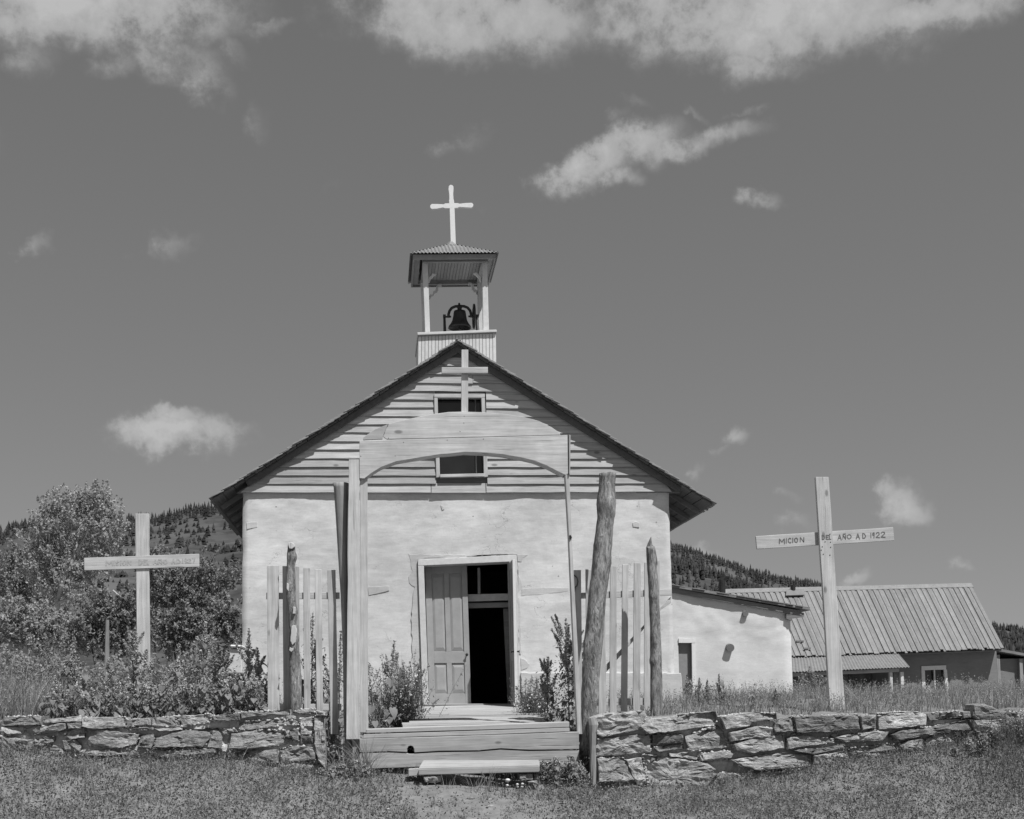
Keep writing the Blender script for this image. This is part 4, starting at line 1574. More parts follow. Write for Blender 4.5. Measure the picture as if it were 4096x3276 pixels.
while y < FY - .15:
    w = rng.uniform(.22, .30)
    if y + w > FY - .15:
        w = FY - .13 - y
    t = (y - BY - .4) / (FY - BY - .5)
    zt = lerp(zr0, SILL - .02, t) + rng.uniform(-.006, .012)
    t2 = t + w / (FY - BY - .5)
    zt2 = lerp(zr0, SILL - .02, t2) + rng.uniform(-.006, .006)
    a = lerp(xl_, A('Y3', 190, 1437, FY).x, min(1, t * 1.1)) + rng.uniform(-.1, .1)
    b = lerp(xr_, A('Y3', 1060, 1437, FY).x, min(1, t * 1.1)) + rng.uniform(-.1, .1)
    d = rng.uniform(-.01, .01)
    MB().hexa([(a, y, zt - .045), (b, y, zt - .045 + d), (b, y + w - .015, zt2 - .045 + d), (a, y + w - .015, zt2 - .045),
               (a, y, zt), (b, y, zt + d), (b, y + w - .015, zt2 + d), (a, y + w - .015, zt2)]).build('plank', 'deck', steps, bevel=.004)
    y += w
for xx in (xl_ + .25, (xl_ + xr_) / 2, xr_ - .25):          # joists that carry the planks
    MB().hexa([(xx - .04, BY + .22, zr0 - .30), (xx + .04, BY + .22, zr0 - .30), (xx + .04, FY - .14, SILL - .25), (xx - .04, FY - .14, SILL - .25),
               (xx - .04, BY + .22, zr0 - .056), (xx + .04, BY + .22, zr0 - .056), (xx + .04, FY - .14, SILL - .072), (xx - .04, FY - .14, SILL - .072)]).build('joist', 'dark_y', steps)

# the loose step in front
tread_f = px_poly('Y4', [(729, 636), (1682, 612), (1682, 666), (728, 690)], 16.48)
tread_b = px_poly('Y4', [(768, 568), (1682, 566), (1682, 620), (768, 630)], 16.86)
stp = thing('wooden_step', 'thick worn plank step resting on stones before the church steps', 'step', (A('Y4', 1200, 690, 16.6).x, 16.6, A('Y4', 1200, 690, 16.6).z))
f4 = [(x, 16.48, z) for x, z in tread_f]
b4 = [(x, 16.86, z) for x, z in tread_b]
MB().hexa([f4[3], f4[2], b4[2], b4[3], f4[0], f4[1], b4[1], b4[0]]).build('tread', 'deck', stp, bevel=.012, seg=2)
u4 = px_poly('Y4', [(654, 640), (740, 634), (740, 692), (652, 698)], 16.66)
MB().prism(u4, 16.66, 16.84).build('under_plank', 'deck', stp, bevel=.008)

# ------------------------------------------------------------------ log posts
LY = 17.5


def log_post(name, crop, prof, Y, label, mat='bark', knots=(), seg=22, flat=1.0, base_extra=.25):
    ys = [p[0] for p in prof]
    t = thing(name, label, 'post', (A(crop, (prof[-1][1] + prof[-1][2]) / 2, ys[-1], Y).x, Y, A(crop, prof[-1][1], ys[-1], Y).z - base_extra))
    pts = []
    nst = 70
    for i in range(nst + 1):
        y = lerp(ys[0], ys[-1], i / nst)
        a, b = interp(ys, [p[1] for p in prof], y), interp(ys, [p[2] for p in prof], y)
        p0, p1 = A(crop, a, y, Y), A(crop, b, y, Y)
        pts.append(((p0.x + p1.x) / 2, (p0.z + p1.z) / 2, (p1.x - p0.x) / 2))
    last = pts[-1]
    pts.append((last[0] + (last[0] - pts[-4][0]), last[1] - base_extra, last[2] * 1.05))
    kk = []
    for kx_, ky_ in knots:
        p = A(crop, kx_, ky_, Y)
        kk.append((p.x, p.z))
    sd = rng.uniform(0, 99)
    vs, fs = [], []
    for j, (x, z, r) in enumerate(pts):
        for k in range(seg):
            an = 2 * math.pi * k / seg
            dx, dy = math.cos(an), -math.sin(an) * flat
            rr = r * (1 + .07 * noise.noise(Vector((dx * 1.6 + sd, dy * 1.6, z * 3.5))) + .05 * noise.noise(Vector((dx * 6 + sd, dy * 6, z * 11))))
            X, Yy = x + dx * rr, Y + dy * rr
            for (kx2, kz2) in kk:
                dd = math.hypot(X - kx2, z - kz2)
                if dd < .09 and dy < .3:
                    q = (1 - dd / .09)
                    e = .030 * q * q - (.028 * max(0, 1 - dd / .03))
                    X += dx * e
                    Yy += dy * e
            vs.append((X, Yy, z + (.02 * noise.noise(Vector((dx * 3 + sd, dy * 3, 0))) if j == 0 else 0)))
    for j in range(len(pts) - 1):
        for k in range(seg):
            a, b = j * seg + k, j * seg + (k + 1) % seg
            fs.append((a, b, b + seg, a + seg))
    fs.append(tuple(range(seg)))
    fs.append(tuple((len(pts) - 1) * seg + k for k in range(seg)))
    MB().add(vs, fs).build('trunk', mat, t, True)
    return t


tall = log_post('log_post', 'Y2', [(66, 370, 468), (150, 370, 464), (250, 352, 468), (320, 358, 462), (400, 350, 452), (500, 338, 445), (650, 322, 435), (700, 318, 430), (800, 305, 412),
                                   (950, 293, 402), (1100, 274, 388), (1250, 268, 375), (1400, 262, 366), (1500, 262, 352), (1640, 258, 346)], LY,
                'tall leaning knotty log standing right of the gate arch', knots=((395, 150), (445, 305), (360, 495), (430, 600), (328, 915), (335, 1310), (365, 655)))
short = log_post('log_post', 'Y2', [(505, 652, 702), (560, 654, 714), (600, 656, 714), (800, 668, 728), (1000, 675, 738), (1200, 675, 745), (1400, 676, 748), (1560, 680, 750)], LY + .02,
                 'short barked log with a splintered pointed top behind the right wall', knots=((690, 800), (688, 1190), (705, 600)))
p = [A('Y2', x, y, LY + .02) for x, y in ((651, 512), (664, 480), (679, 448), (683, 490), (702, 520))]
MB().prism([(q.x, q.z) for q in p], LY - .015, LY + .04).build('splinter', 'bark', short)
ls = log_post('log_post', 'Y1', [(60, 206, 265), (110, 202, 266), (150, 196, 274), (200, 198, 268), (250, 196, 265), (400, 191, 268), (500, 193, 270), (600, 206, 280), (750, 216, 292), (900, 213, 298),
                                 (1000, 216, 306), (1200, 219, 318), (1400, 222, 322)], LY - .02,
              'short barked log with a pale cut top behind the left wall', knots=((265, 160), (262, 590), (250, 840), (235, 900), (215, 400)))
p = [A('Y1', x, y, LY - .045) for x, y in ((208, 62), (210, 46), (240, 42), (262, 58), (265, 78), (240, 96), (218, 92))]
MB().prism([(q.x, q.z) for q in p], LY - .092, LY - .01).build('cut_face', 'cut', ls, bevel=.006)
for pts in (((238, 720), (268, 712), (282, 760), (270, 850), (245, 875), (228, 840)), ((225, 890), (255, 905), (240, 930), (218, 915)), ((200, 372), (216, 380), (214, 440), (198, 420)), ((250, 560), (272, 570), (268, 620), (246, 620))):
    p = [A('Y1', x, y, LY - .07) for x, y in pts]
    rr = .088
    MB().prism(rough([(q.x, q.z) for q in p], .02, .003), LY - .02 - rr - .012, LY - .06).build('peeled_patch', 'cut', ls, bevel=.004)
# split half log behind the left post boards
sp = thing('split_log', 'tall grey split log leaning behind the left post of the arch', 'post', (A('Z2', 230, 1500, AY + .1).x, AY + .1, .5))
prof = [(36, 163, 243), (60, 168, 243), (200, 178, 240), (400, 190, 238), (600, 203, 240), (900, 214, 246), (1200, 218, 256), (1330, 222, 262), (1560, 226, 266)]
vs, fs = [], []
seg = 14
for y, a, b in prof:
    p0, p1 = A('Z2', a, y, AY), A('Z2', b, y, AY)
    cx, r = (p0.x + p1.x) / 2, (p1.x - p0.x) / 2
    for k in range(seg):
        an = 2 * math.pi * k / seg
        rr = r * (1 + .12 * noise.noise(Vector((math.cos(an) * 3, math.sin(an) * 3, p0.z * 2))))
        vs.append((cx + math.cos(an) * rr, AY + .06 - math.sin(an) * min(rr, .10) * .8, p0.z + (.04 * noise.noise(Vector((k, 3, 1))) if y == 36 else 0)))
for j in range(len(prof) - 1):
    for k in range(seg):
        a, b = j * seg + k, j * seg + (k + 1) % seg
        fs.append((a, b, b + seg, a + seg))
fs += [tuple(range(seg)), tuple((len(prof) - 1) * seg + k for k in range(seg))]
MB().add(vs, fs).build('trunk', 'grey_z', sp, True)

# ------------------------------------------------------------------ picket gates
GY = 17.99


def gate(label, crop, pickets, rails, GY, extra=()):
    x = A(crop, pickets[0][0], pickets[0][2], GY).x
    g = thing('picket_gate', label, 'gate', (x, GY, 1.2))
    for (a, b, yt, c0, d0, yb) in pickets:
        pl = px_poly(crop, [(a, yt), (b, yt + rng.uniform(-3, 3)), (d0, yb), (c0, yb)], GY)
        MB().prism(pl, GY - .012, GY + .012).build('picket', 'new_z', g, bevel=.003)
    for pts in rails:
        MB().prism(px_poly(crop, pts, GY), GY + .013, GY + .04).build('rail', 'new_x', g, bevel=.003)
    for nm, pts, y0, y1, mt in extra:
        MB().prism(px_poly(crop, pts, GY), y0, y1).build(nm, mt, g, bevel=.003)
    return g


EX = 220         # pickets go on below the wall top
gate('left leaf of pale picket gate behind the short cut-topped log', 'Y1',
     [(37, 132, 230, 44, 138, 1393 + EX), (162, 222, 232, 172, 228, 1388 + EX), (250, 297, 235, 256, 304, 1388 + EX), (330, 385, 247, 338, 391, 1380 + EX), (425, 478, 258, 442, 494, 1395 + EX), (525, 592, 265, 553, 617, 1595)],
     [[(30, 447), (625, 444), (625, 497), (30, 500)], [(40, 1352), (640, 1348), (640, 1403), (40, 1406)]], 17.63)
EX = 150
gate('right leaf of pale picket gate with a diagonal brace', 'Y2',
     [(217, 260, 645, 226, 270, 1520), (287, 330, 640, 296, 338, 1520), (362, 404, 632, 366, 413, 1505 + EX), (435, 473, 620, 431, 474, 1492 + EX), (508, 545, 611, 498, 537, 1490 + EX), (578, 619, 602, 570, 613, 1490 + EX),
      (641, 680, 600, 637, 680, 1492 + EX), (700, 731, 590, 704, 736, 1490 + EX)],
     [[(222, 782), (420, 772), (806, 758), (806, 796), (420, 812), (222, 816)], [(350, 1416), (740, 1410), (740, 1452), (350, 1458)]], GY,
     [('brace', [(360, 1270), (806, 800), (806, 838), (735, 888), (360, 1320)], GY + .042, GY + .066, 'new_x')])
for cr, pts in (('Y1', [(470, 300), (500, 300)]),):
    pass
wire = [A('Y2', x, y, GY - .03) for x, y in ((219, 675), (236, 690), (242, 715), (236, 740), (224, 748), (222, 775))]
tag(MB().tube(wire, .008, 5).build('wire_loop', 'iron'), 'rusty wire loop hanging on the hinge side of the right gate', 'wire')

# ------------------------------------------------------------------ two mission crosses with lettering
GLY = {'M': [[(0, 0), (.05, 1), (.5, .35), (.95, 1), (1, 0)]], 'I': [[(.5, 0), (.5, 1)]], 'C': [[(.95, .85), (.6, 1), (.15, .8), (.0, .45), (.2, .1), (.6, 0), (.95, .12)]],
       'O': [[(.5, 1), (.1, .8), (0, .45), (.2, .08), (.55, 0), (.9, .2), (1, .6), (.8, .92), (.5, 1)]], 'N': [[(0, 0), (.05, 1), (.95, 0), (1, 1)]],
       'D': [[(.05, 0), (.05, 1), (.6, .92), (1, .5), (.65, .08), (.05, 0)]], 'E': [[(.95, 1), (.05, 1), (.05, 0), (.95, 0)], [(.05, .52), (.75, .52)]],
       'L': [[(.05, 1), (.05, 0), (.95, .02)]], 'A': [[(0, 0), (.5, 1), (1, 0)], [(.2, .38), (.8, .38)]],
       'Ñ': [[(0, 0), (.05, .9), (.95, 0), (1, .9)], [(.1, 1.12), (.35, 1.2), (.6, 1.1), (.9, 1.2)]],
       'S': [[(.9, .85), (.5, 1), (.1, .8), (.3, .55), (.75, .45), (.9, .2), (.5, 0), (.05, .15)]],
       '1': [[(.5, 0), (.5, 1)]], '9': [[(.9, .75), (.6, 1), (.15, .85), (.2, .55), (.7, .5), (.9, .75), (.75, 0)]],
       '2': [[(.05, .75), (.3, 1), (.8, .95), (.85, .65), (.05, .05), (1, 0)]], '7': [[(.05, 1), (.95, 1), (.45, 0)]]}


def strokes(crop, Y, items, w, parent, name, mat, skew=0.0):
    word = []
    for it in items:                # a wide gap starts a new word
        if word and it[1] - word[-1][2] > 58:
            stroke_word(crop, Y, word, w, parent, name, mat)
            word = []
        word.append(it)
    stroke_word(crop, Y, word, w, parent, name, mat)


def stroke_word(crop, Y, items, w, parent, name, mat):
    m = MB()
    for ch, x0, x1, yb, yt in items:
        for pl in GLY[ch]:
            pts = []
            for u, v in pl:
                q = A(crop, lerp(x0, x1, u) + rng.uniform(-1.5, 1.5), lerp(yb, yt, v) + rng.uniform(-1.5, 1.5), Y)
                pts.append(Vector((q.x, Y, q.z)))
            for a, b in zip(pts[:-1], pts[1:]):
                d = (b - a)
                if d.length < 1e-5:
                    continue
                d.normalize()
                nrm = Vector((-d.z, 0, d.x)) * w * rng.uniform(.75, 1.2)
                e = d * w * .6
                yy = Y - rng.uniform(0, .0006)
                m.add([(a.x - e.x + nrm.x, yy, a.z - e.z + nrm.z), (b.x + e.x + nrm.x, yy, b.z + e.z + nrm.z),
                       (b.x + e.x - nrm.x, yy, b.z + e.z - nrm.z), (a.x - e.x - nrm.x, yy, a.z - e.z - nrm.z)], [(0, 1, 2, 3)])
    return m.build(name, mat, parent)


RCY = 18.3
b0 = A('O', 1763, 1500, RCY)
rc = thing('mission_cross', 'tall leaning plank cross lettered MICION DEL AÑO AD 1922 behind the right wall', 'cross', (b0.x, RCY, gz(b0.x, RCY)), 'mission crosses')
MB().prism(rough(px_poly('O', [(1716, 1005), (1743, 1005), (1781, 1530), (1749, 1530)], RCY), .5, .003), RCY - .03, RCY + .03).build('upright', 'cross_z', rc, bevel=.004)
arm_l = px_poly('T1', [(88, 222), (938, 172), (950, 345), (105, 402)], RCY)
arm_r = px_poly('T1', [(1140, 152), (2004, 96), (2018, 280), (1155, 334)], RCY)
# one plank halved behind the upright
whole = [arm_l[0], arm_r[1], arm_r[2], arm_l[3]]
arm = MB().prism(rough(whole, .4, .002), RCY + .032, RCY + .065).build('arm', 'cross_x', rc, bevel=.004)
for o_ in (arm,):
    pass
strokes('T1', RCY + .030, [('M', 408, 480, 330, 262), ('I', 500, 512, 325, 256), ('C', 532, 572, 318, 252), ('I', 588, 602, 316, 250), ('O', 620, 662, 312, 250), ('N', 698, 750, 306, 242),
                           ('A', 1222, 1270, 278, 206), ('Ñ', 1292, 1332, 266, 204), ('O', 1352, 1408, 262, 202), ('A', 1476, 1526, 264, 192), ('D', 1566, 1610, 256, 186),
                           ('1', 1676, 1688, 248, 180), ('9', 1704, 1732, 252, 174), ('2', 1752, 1806, 246, 174), ('2', 1820, 1882, 240, 166)], .0068, arm, 'lettering', 'rubber')
up_ = [c_ for c_ in rc.children if c_.name.startswith('upright')][0]
strokes('T1', RCY - .032, [('D', 1002, 1040, 272, 212), ('E', 1060, 1094, 268, 214), ('L', 1104, 1128, 268, 206)], .0066, up_, 'lettering', 'rubber')
nl = MB()
for x, y in ((1112, 196), (1120, 308), (1045, 302), (1006, 372), (992, 418), (1020, 475), (1122, 378), (1112, 488)):
    p = A('T1', x, y, RCY - .031)
    nl.tube([(p.x, RCY - .034, p.z), (p.x, RCY - .02, p.z)], .008, 6)
nl.build('nails', 'iron', up_)
LCY = 18.45
b0 = A('O', 302, 1500, LCY)
lc = thing('mission_cross', 'plank cross with faded lettering standing among tall weeds at left', 'cross', (b0.x, LCY, gz(b0.x, LCY)), 'mission crosses')
MB().prism(rough(px_poly('T2', [(962, -580), (1196, -580), (1196, 142), (962, 150)], LCY), .5, .002), LCY - .03, LCY + .03).build('upright', 'cross_z', lc, bevel=.004)
MB().prism(rough(px_poly('O', [(287.3, 1196), (314.4, 1196), (317.5, 1535), (289.5, 1535)], LCY), .5, .002), LCY - .03, LCY + .03).build('upright', 'cross_z', lc, bevel=.004)
arm = MB().prism(rough(px_poly('T2', [(84, 186), (2060, 116), (2062, 338), (86, 400)], LCY), .5, .002), LCY - .05, LCY - .002).build('arm', 'cross_x', lc, bevel=.004)
MB().prism(px_poly('T2', [(962, 130), (1196, 125), (1200, 400), (964, 410)], LCY), LCY + .0, LCY + .03).build('halving_block', 'cross_z', lc)
strokes('T2', LCY - .052, [('M', 450, 560, 310, 235), ('I', 585, 600, 308, 235), ('S', 620, 670, 306, 232), ('I', 695, 710, 304, 230), ('O', 740, 790, 302, 230), ('N', 820, 880, 300, 228),
                           ('D', 1015, 1075, 298, 218), ('E', 1095, 1140, 296, 218), ('L', 1155, 1195, 296, 214), ('A', 1270, 1330, 285, 215), ('Ñ', 1350, 1410, 282, 222), ('O', 1440, 1500, 280, 215),
                           ('A', 1585, 1640, 278, 205), ('D', 1665, 1730, 275, 205), ('1', 1765, 1780, 270, 200), ('9', 1800, 1840, 268, 198), ('2', 1855, 1915, 265, 195), ('7', 1935, 1985, 262, 188)], .0085, arm, 'lettering', 'faded')
# a pale leaning board slab by the church's left corner
sb = px_poly('V3', [(1208, 268), (1345, 268), (1345, 560), (1150, 560), (1168, 380)], 21.6)
g = thing('wall_buttress', 'small pale boxy buttress beside the left corner of the church', 'buttress', (sb[0][0] + .1, 21.6, 1.35))
MB().prism(sb, 21.6, 22.6).build('body', 'adobe', g, bevel=.02)
MB().prism(px_poly('V3', [(1205, 226), (1350, 230), (1350, 262), (1208, 258)], 21.56), 21.55, 22.65).build('cap', 'adobe2', g, bevel=.02)

# ------------------------------------------------------------------ annex and farmhouse behind, at the right
NY = 38.0
nx0 = A('O', 1404, 1262, NY).x
nx1 = A('O', 1667, 1300, NY).x
annex = thing('adobe_annex', 'white adobe annex with a slanting dark roof behind the church', 'building', ((nx0 + nx1) / 2, NY + 2, 1.2))
zA, zB = A('O', 1404, 1245, NY).z, A('O', 1667, 1289, NY).z
dx0, dx1 = A('Z3', 498, 900, NY).x, A('Z3', 560, 900, NY).x
dz = A('Z3', 530, 806, NY).z
cols = np.concatenate([np.linspace(nx0, dx0, 6), np.linspace(dx0, dx1, 5)[1:], np.linspace(dx1, nx1, 34)[1:]])
vs, ids, fs = [], [], []
vr = list(np.linspace(.7, dz, 14)) + [None] * 16
for j in range(30):
    r = []
    for i, x in enumerate(cols):
        top = lerp(zA, zB, (x - nx0) / (nx1 - nx0))
        z = vr[j] if j < 14 else lerp(dz, top, (j - 13) / 16)
        y = NY + .04 * noise.noise(Vector((x * 1.3, 7, z * 1.2))) + .015 * noise.noise(Vector((x * 4, 1, z * 4)))
        if nx1 - x < .25:
            y += .12 * (1 - (nx1 - x) / .25) ** 2
        r.append(len(vs))
        vs.append((x, y, z))
    ids.append(r)
for j in range(29):
    for i in range(len(cols) - 1):
        if j < 13 and 5 <= i < 9:
            continue
        fs.append((ids[j][i], ids[j][i + 1], ids[j + 1][i + 1], ids[j + 1][i]))
npmesh('wall', vs, np.array(fs), 'adobe2', annex, smooth=True)
MB().box(nx1 - .3, nx1 - .01, NY + .13, NY + 6, .7, zB - .02).build('wall', 'adobe2', annex)
MB().box(nx0 + .005, nx0 + .3, NY + .1, NY + 5.69, .7, zA - .02).build('wall', 'adobe2', annex)
MB().box(nx0, nx1 - .31, NY + 5.7, NY + 6, .7, zB).build('wall', 'adobe2', annex)
fr = px_poly('Z3', [(497, 785), (578, 785), (578, 806), (497, 806)], NY)
nf = MB().prism(fr, NY - .03, NY + .06).build('door_frame', 'paint', annex)
MB().prism(px_poly('Z3', [(560, 808), (578, 808), (582, 1100), (564, 1100)], NY), NY - .03, NY + .06).build('jamb', 'paint', nf)
MB().box(dx0 - .05, dx1 + .02, NY + .12, NY + .17, .8, dz + .01).build('door', 'paint_shade', annex)
r0, r1 = A('O', 1395, 1229, NY - .17), A('O', 1706, 1281, NY - .17)
th = .10
MB().prism([(r0.x, r0.z), (r1.x, r1.z), (r1.x, r1.z - .06), (r0.x, r0.z - .06)], NY - .17, NY + 6.4).build('roof', 'dark_x', annex, bevel=.01)
MB().prism([(r0.x, r0.z - .065), (r1.x - .25, r1.z - .035 - .065 + .035), (r1.x - .25, r1.z - .21), (r0.x, r0.z - .20)], NY - .10, NY + 6.3).build('roof_boarding', 'dark_x', annex)
sh2 = MB()
for i in range(30):
    t = i / 30
    a, b = r0.lerp(r1, t), r0.lerp(r1, min(1, t + .05))
    sh2.prism([(a.x, a.z + .002), (b.x, b.z + .01), (b.x, b.z + .03 + rng.uniform(0, .02)), (a.x, a.z + .025)], NY - .19 + rng.uniform(-.03, .03), NY + 2)
tag(sh2.build('roof_crust', 'shingle', annex), kind='stuff')
for x, y, w, h in ((1068, 668, 40, 38),):
    MB().prism(px_poly('Z3', [(1015, 655), (1100, 662), (1098, 682), (1040, 690), (1040, 700), (1015, 690)], NY - .09), NY - .09, NY + .0).build('rafter_end', 'dark_x', annex)
q = A('Z3', 740, 828, NY)
MB().tube([(q.x, NY + .1, q.z + .02), (q.x, NY - .16, q.z - .02)], .12, 14).build('drain_spout', 'tin_dull', annex)
q = A('Z3', 815, 680, NY)
MB().tube([(q.x, NY + .1, q.z + .12), (q.x, NY - .12, q.z + .08)], .09, 10).build('beam_stub', 'dark_x', annex)
q0, q1 = A('Z3', 704, 565, NY + 1.5), A('Z3', 707, 506, NY + 1.5)
MB().tube([q0 - Vector((0, 0, .4)), q1, q1 + Vector((.10, 0, .12)), q1 + Vector((.2, 0, .12))], [.11, .11, .12, .12], 12).build('stovepipe', 'iron', annex)

HY = 45.8
he = [A('O', 1600, 1387, HY - .5), A('O', 2112, 1366, HY - .5)]
hr_ = [A('O', 1520, 1247, HY + 2.7), A('O', 2043, 1234, HY + 2.7)]
he[0].x = hr_[0].x
house = thing('farmhouse', 'low adobe farmhouse with a steep plank roof and a tin porch', 'house', ((he[0].x + he[1].x) / 2, HY + 2, .95))
hx0, hx1 = he[0].x + .2, A('O', 2100, 1420, HY).x
wz = lambda x: lerp(he[0].z, he[1].z, (x - he[0].x) / (he[1].x - he[0].x)) + .25
wL, wR = A('Z3', 1678, 950, HY).x, A('Z3', 1772, 950, HY).x
wT, wBt = A('Z3', 1720, 935, HY).z, A('Z3', 1720, 1040, HY).z
oL, oR = A('Z3', 1060, 950, HY).x - 1.0, A('Z3', 1520, 960, HY).x
m = MB()
def qwall(a, b, z0, z1a, z1b):
    m.prism([(a, z0), (b, z0), (b, z1b), (a, z1a)], HY, HY + .4)
qwall(oR, wL, .5, wz(oR), wz(wL))
qwall(wL, wR, .5, wBt, wBt)
qwall(wL, wR, wT, wz(wL), wz(wR))
qwall(wR, hx1, .5, wz(wR), wz(hx1))
qwall(hx0, oR, A('Z3', 1300, 935, HY).z + .35, wz(hx0), wz(oR))
m.build('wall', 'adobe3', house)
MB().box(hx1 - .4, hx1 - .002, HY + .41, HY + 6, .5, he[1].z - .1).build('wall', 'adobe3', house)
MB().box(hx0, hx1 - .41, HY + 5.6, HY + 6, .5, he[1].z - .1).build('wall', 'adobe3', house)
MB().box(oL, oR + .3, HY + 2.0, HY + 2.1, .5, wz(oR) - .2).build('porch_wall', 'inside', house)
MB().box(oR + .005, oR + .3, HY + .41, HY + 2, .5, wz(oR) - .3).build('porch_wall', 'inside', house)
for x0, x1 in ((1425, 1445), (1318, 1330)):
    a, b = A('Z3', x0, 1000, HY + 1.9).x, A('Z3', x1, 1000, HY + 1.9).x
    MB().box(a, b, HY + 1.93, HY + 1.99, .9, wz(oR) - .4).build('door_jamb', 'adobe3', house)
# gable end and window
MB().add([(hx1 - .2, HY + .02, he[1].z - .05), (hx1 - .2, HY + 5.9, he[1].z - .05), (hx1 - .2, HY + 3.2, hr_[1].z - .12)], [(0, 1, 2)]).build('gable', 'adobe3', house)
wf = MB().prism(px_poly('Z3', [(1662, 918), (1780, 914), (1780, 934), (1662, 938)], HY), HY - .04, HY + .05)
hw = wf.build('window', 'paint', house)
for pts in ([(1662, 938), (1678, 938), (1684, 1075), (1668, 1075)], [(1770, 934), (1784, 934), (1798, 1082), (1782, 1082)], [(1680, 1034), (1774, 1030), (1774, 1044), (1680, 1048)],
            [(1722, 936), (1727, 936), (1731, 1034), (1726, 1034)], [(1680, 1014), (1700, 1013), (1700, 1018), (1680, 1019)]):
    MB().prism(px_poly('Z3', pts, HY), HY - .035, HY + .05).build('sash_bar', 'paint', hw)
MB().prism(px_poly('Z3', [(1676, 934), (1774, 932), (1774, 1044), (1676, 1044)], HY + .1), HY + .1, HY + .11).build('pane', 'glass', hw)
MB().prism(px_poly('Z3', [(1688, 1030), (1716, 985), (1722, 990), (1712, 1032)], HY + .08), HY + .08, HY + .09).build('curtain', 'paint', hw)
# plank roof: boards with battens, one by one
NPL = 92
hroof = None
nrm = Vector((0, -(hr_[1].z - he[1].z), 3.2)).normalized()
for k in range(NPL):
    u0, u1 = k / NPL, (k + 1) / NPL
    a, b = he[0].lerp(he[1], u0), he[0].lerp(he[1], u1)
    c0_, d0_ = hr_[0].lerp(hr_[1], u1), hr_[0].lerp(hr_[1], u0)
    dn = (a - d0_).normalized() * rng.uniform(-.04, .07)
    lift = nrm * (0.03 if k % 2 else 0.0) + nrm * rng.uniform(0, .012)
    g = Vector((.008 if k % 2 == 0 else -.012, 0, 0))
    P = [a + dn + g, b + dn - g, c0_ - g, d0_ + g]
    mb = MB().hexa([q + lift for q in P] + [q + lift + nrm * .03 for q in P])
    if hroof is None:
        hroof = mb.build('roof', 'roofwood', house)
    else:
        mb.build('plank', 'roofwood', hroof)
P = [he[0] + Vector((.02, .06, -.02)), he[1] + Vector((-.02, .06, -.02)), hr_[1], hr_[0]]
MB().hexa([q - nrm * .07 for q in P] + [q - nrm * .02 for q in P]).build('roof_boarding', 'dark_x', hroof)
bk = [Vector((q.x, 2 * hr_[0].y - q.y, q.z)) for q in he]
P = [hr_[0], hr_[1], bk[1], bk[0]]
MB().hexa([q + Vector((0, .01, -.06)) for q in P] + [q + Vector((0, .01, 0)) for q in P]).build('rear_slope', 'roofwood', hroof)
P = [hr_[0] + Vector((0, -.17, -.08)), hr_[1] + Vector((.05, -.17, -.08)), hr_[1] + Vector((.05, .02, .09)), hr_[0] + Vector((0, .02, .09))]
MB().hexa([q for q in P] + [q + Vector((0, -.01, .035)) for q in P]).build('ridge_board', 'roofwood', hroof)
for u in np.arange(0, 10):                       # cleats nailed up the right end
    pass
for x, y in ((1860, 595), (1888, 645), (1914, 692), (1938, 732), (1957, 770), (1968, 798), (1078, 804), (1112, 838)):
    t = (860 - y) / (860 - 560)
    q = A('Z3', x, y, lerp(HY - .5, HY + 2.7, max(0, min(1, t))))
    MB().box(q.x - .14, q.x + .14, q.y - .09, q.y - .03, q.z + .02, q.z + .07).build('cleat', 'roofwood', hroof)
q = A('Z3', 1048, 585, HY + 2.5)
MB().tube([q - Vector((0, 0, .3)), q + Vector((0, 0, .45))], .1, 10).build('stovepipe', 'iron', hroof)
fl = [A('Z3', x, y, Y_) for x, y, Y_ in ((1010, 588, HY + 2.25), (1100, 585, HY + 2.25), (1098, 556, HY + 2.55), (1014, 560, HY + 2.55))]
MB().hexa([p_ + nrm * .06 for p_ in fl] + [p_ + nrm * .10 for p_ in fl]).build('flashing', 'tin_dull', hroof)
# tin porch
pt = [A('Z3', 1000, 874, HY - .35), A('Z3', 1548, 852, HY - .35)]
pe = [A('Z3', 1000, 948, HY - 2.2), A('Z3', 1608, 922, HY - 2.2)]
m = MB()
nc = 180
vs, fs = [], []
for i in range(nc + 1):
    u = i / nc
    w_ = .018 * math.sin(i * 1.4)
    for s in (0, 1):
        p = pt[0].lerp(pt[1], u) if s else pe[0].lerp(pe[1], u)
        vs.append((p.x, p.y, p.z + w_))
for i in range(nc):
    fs.append((2 * i, 2 * i + 2, 2 * i + 3, 2 * i + 1))
m.add(vs, fs).build('porch_roof', 'tin', house, True)
q0, q1 = pe[0] + Vector((0, .12, -.16)), pe[1] + Vector((-.35, .12, -.16))
MB().hexa([q0, q1, q1 + Vector((0, .1, 0)), q0 + Vector((0, .1, 0)), q0 + Vector((0, 0, .12)), q1 + Vector((0, 0, .12)), q1 + Vector((0, .1, .12)), q0 + Vector((0, .1, .12))]).build('porch_beam', 'wood_x', house)
for x0, x1 in ((1516, 1530), (1568, 1584)):
    a, b = A('Z3', x0, 1000, HY - 2.1).x, A('Z3', x1, 1000, HY - 2.1).x
    MB().box(a, b, HY - 2.05, HY - 1.92, .6, q1.z - .002).build('porch_post', 'paint_dim', house, bevel=.01)
MB().box(A('Z3', 1532, 1000, HY - 1.9).x, A('Z3', 1566, 1000, HY - 1.9).x, HY - 1.9, HY + .0, .6, q1.z - .01).build('porch_end_wall', 'adobe3', house)
q = A('Z3', 2040, 900, HY + .5)
sd = thing('side_shed', 'dim corner of a low shed at the right edge beyond the farmhouse', 'shed', (q.x + 1.2, HY + 2, .95))
MB().box(q.x + .15, q.x + 3.2, HY + 1, HY + 4, .6, q.z + .15).build('wall', 'adobe3', sd)
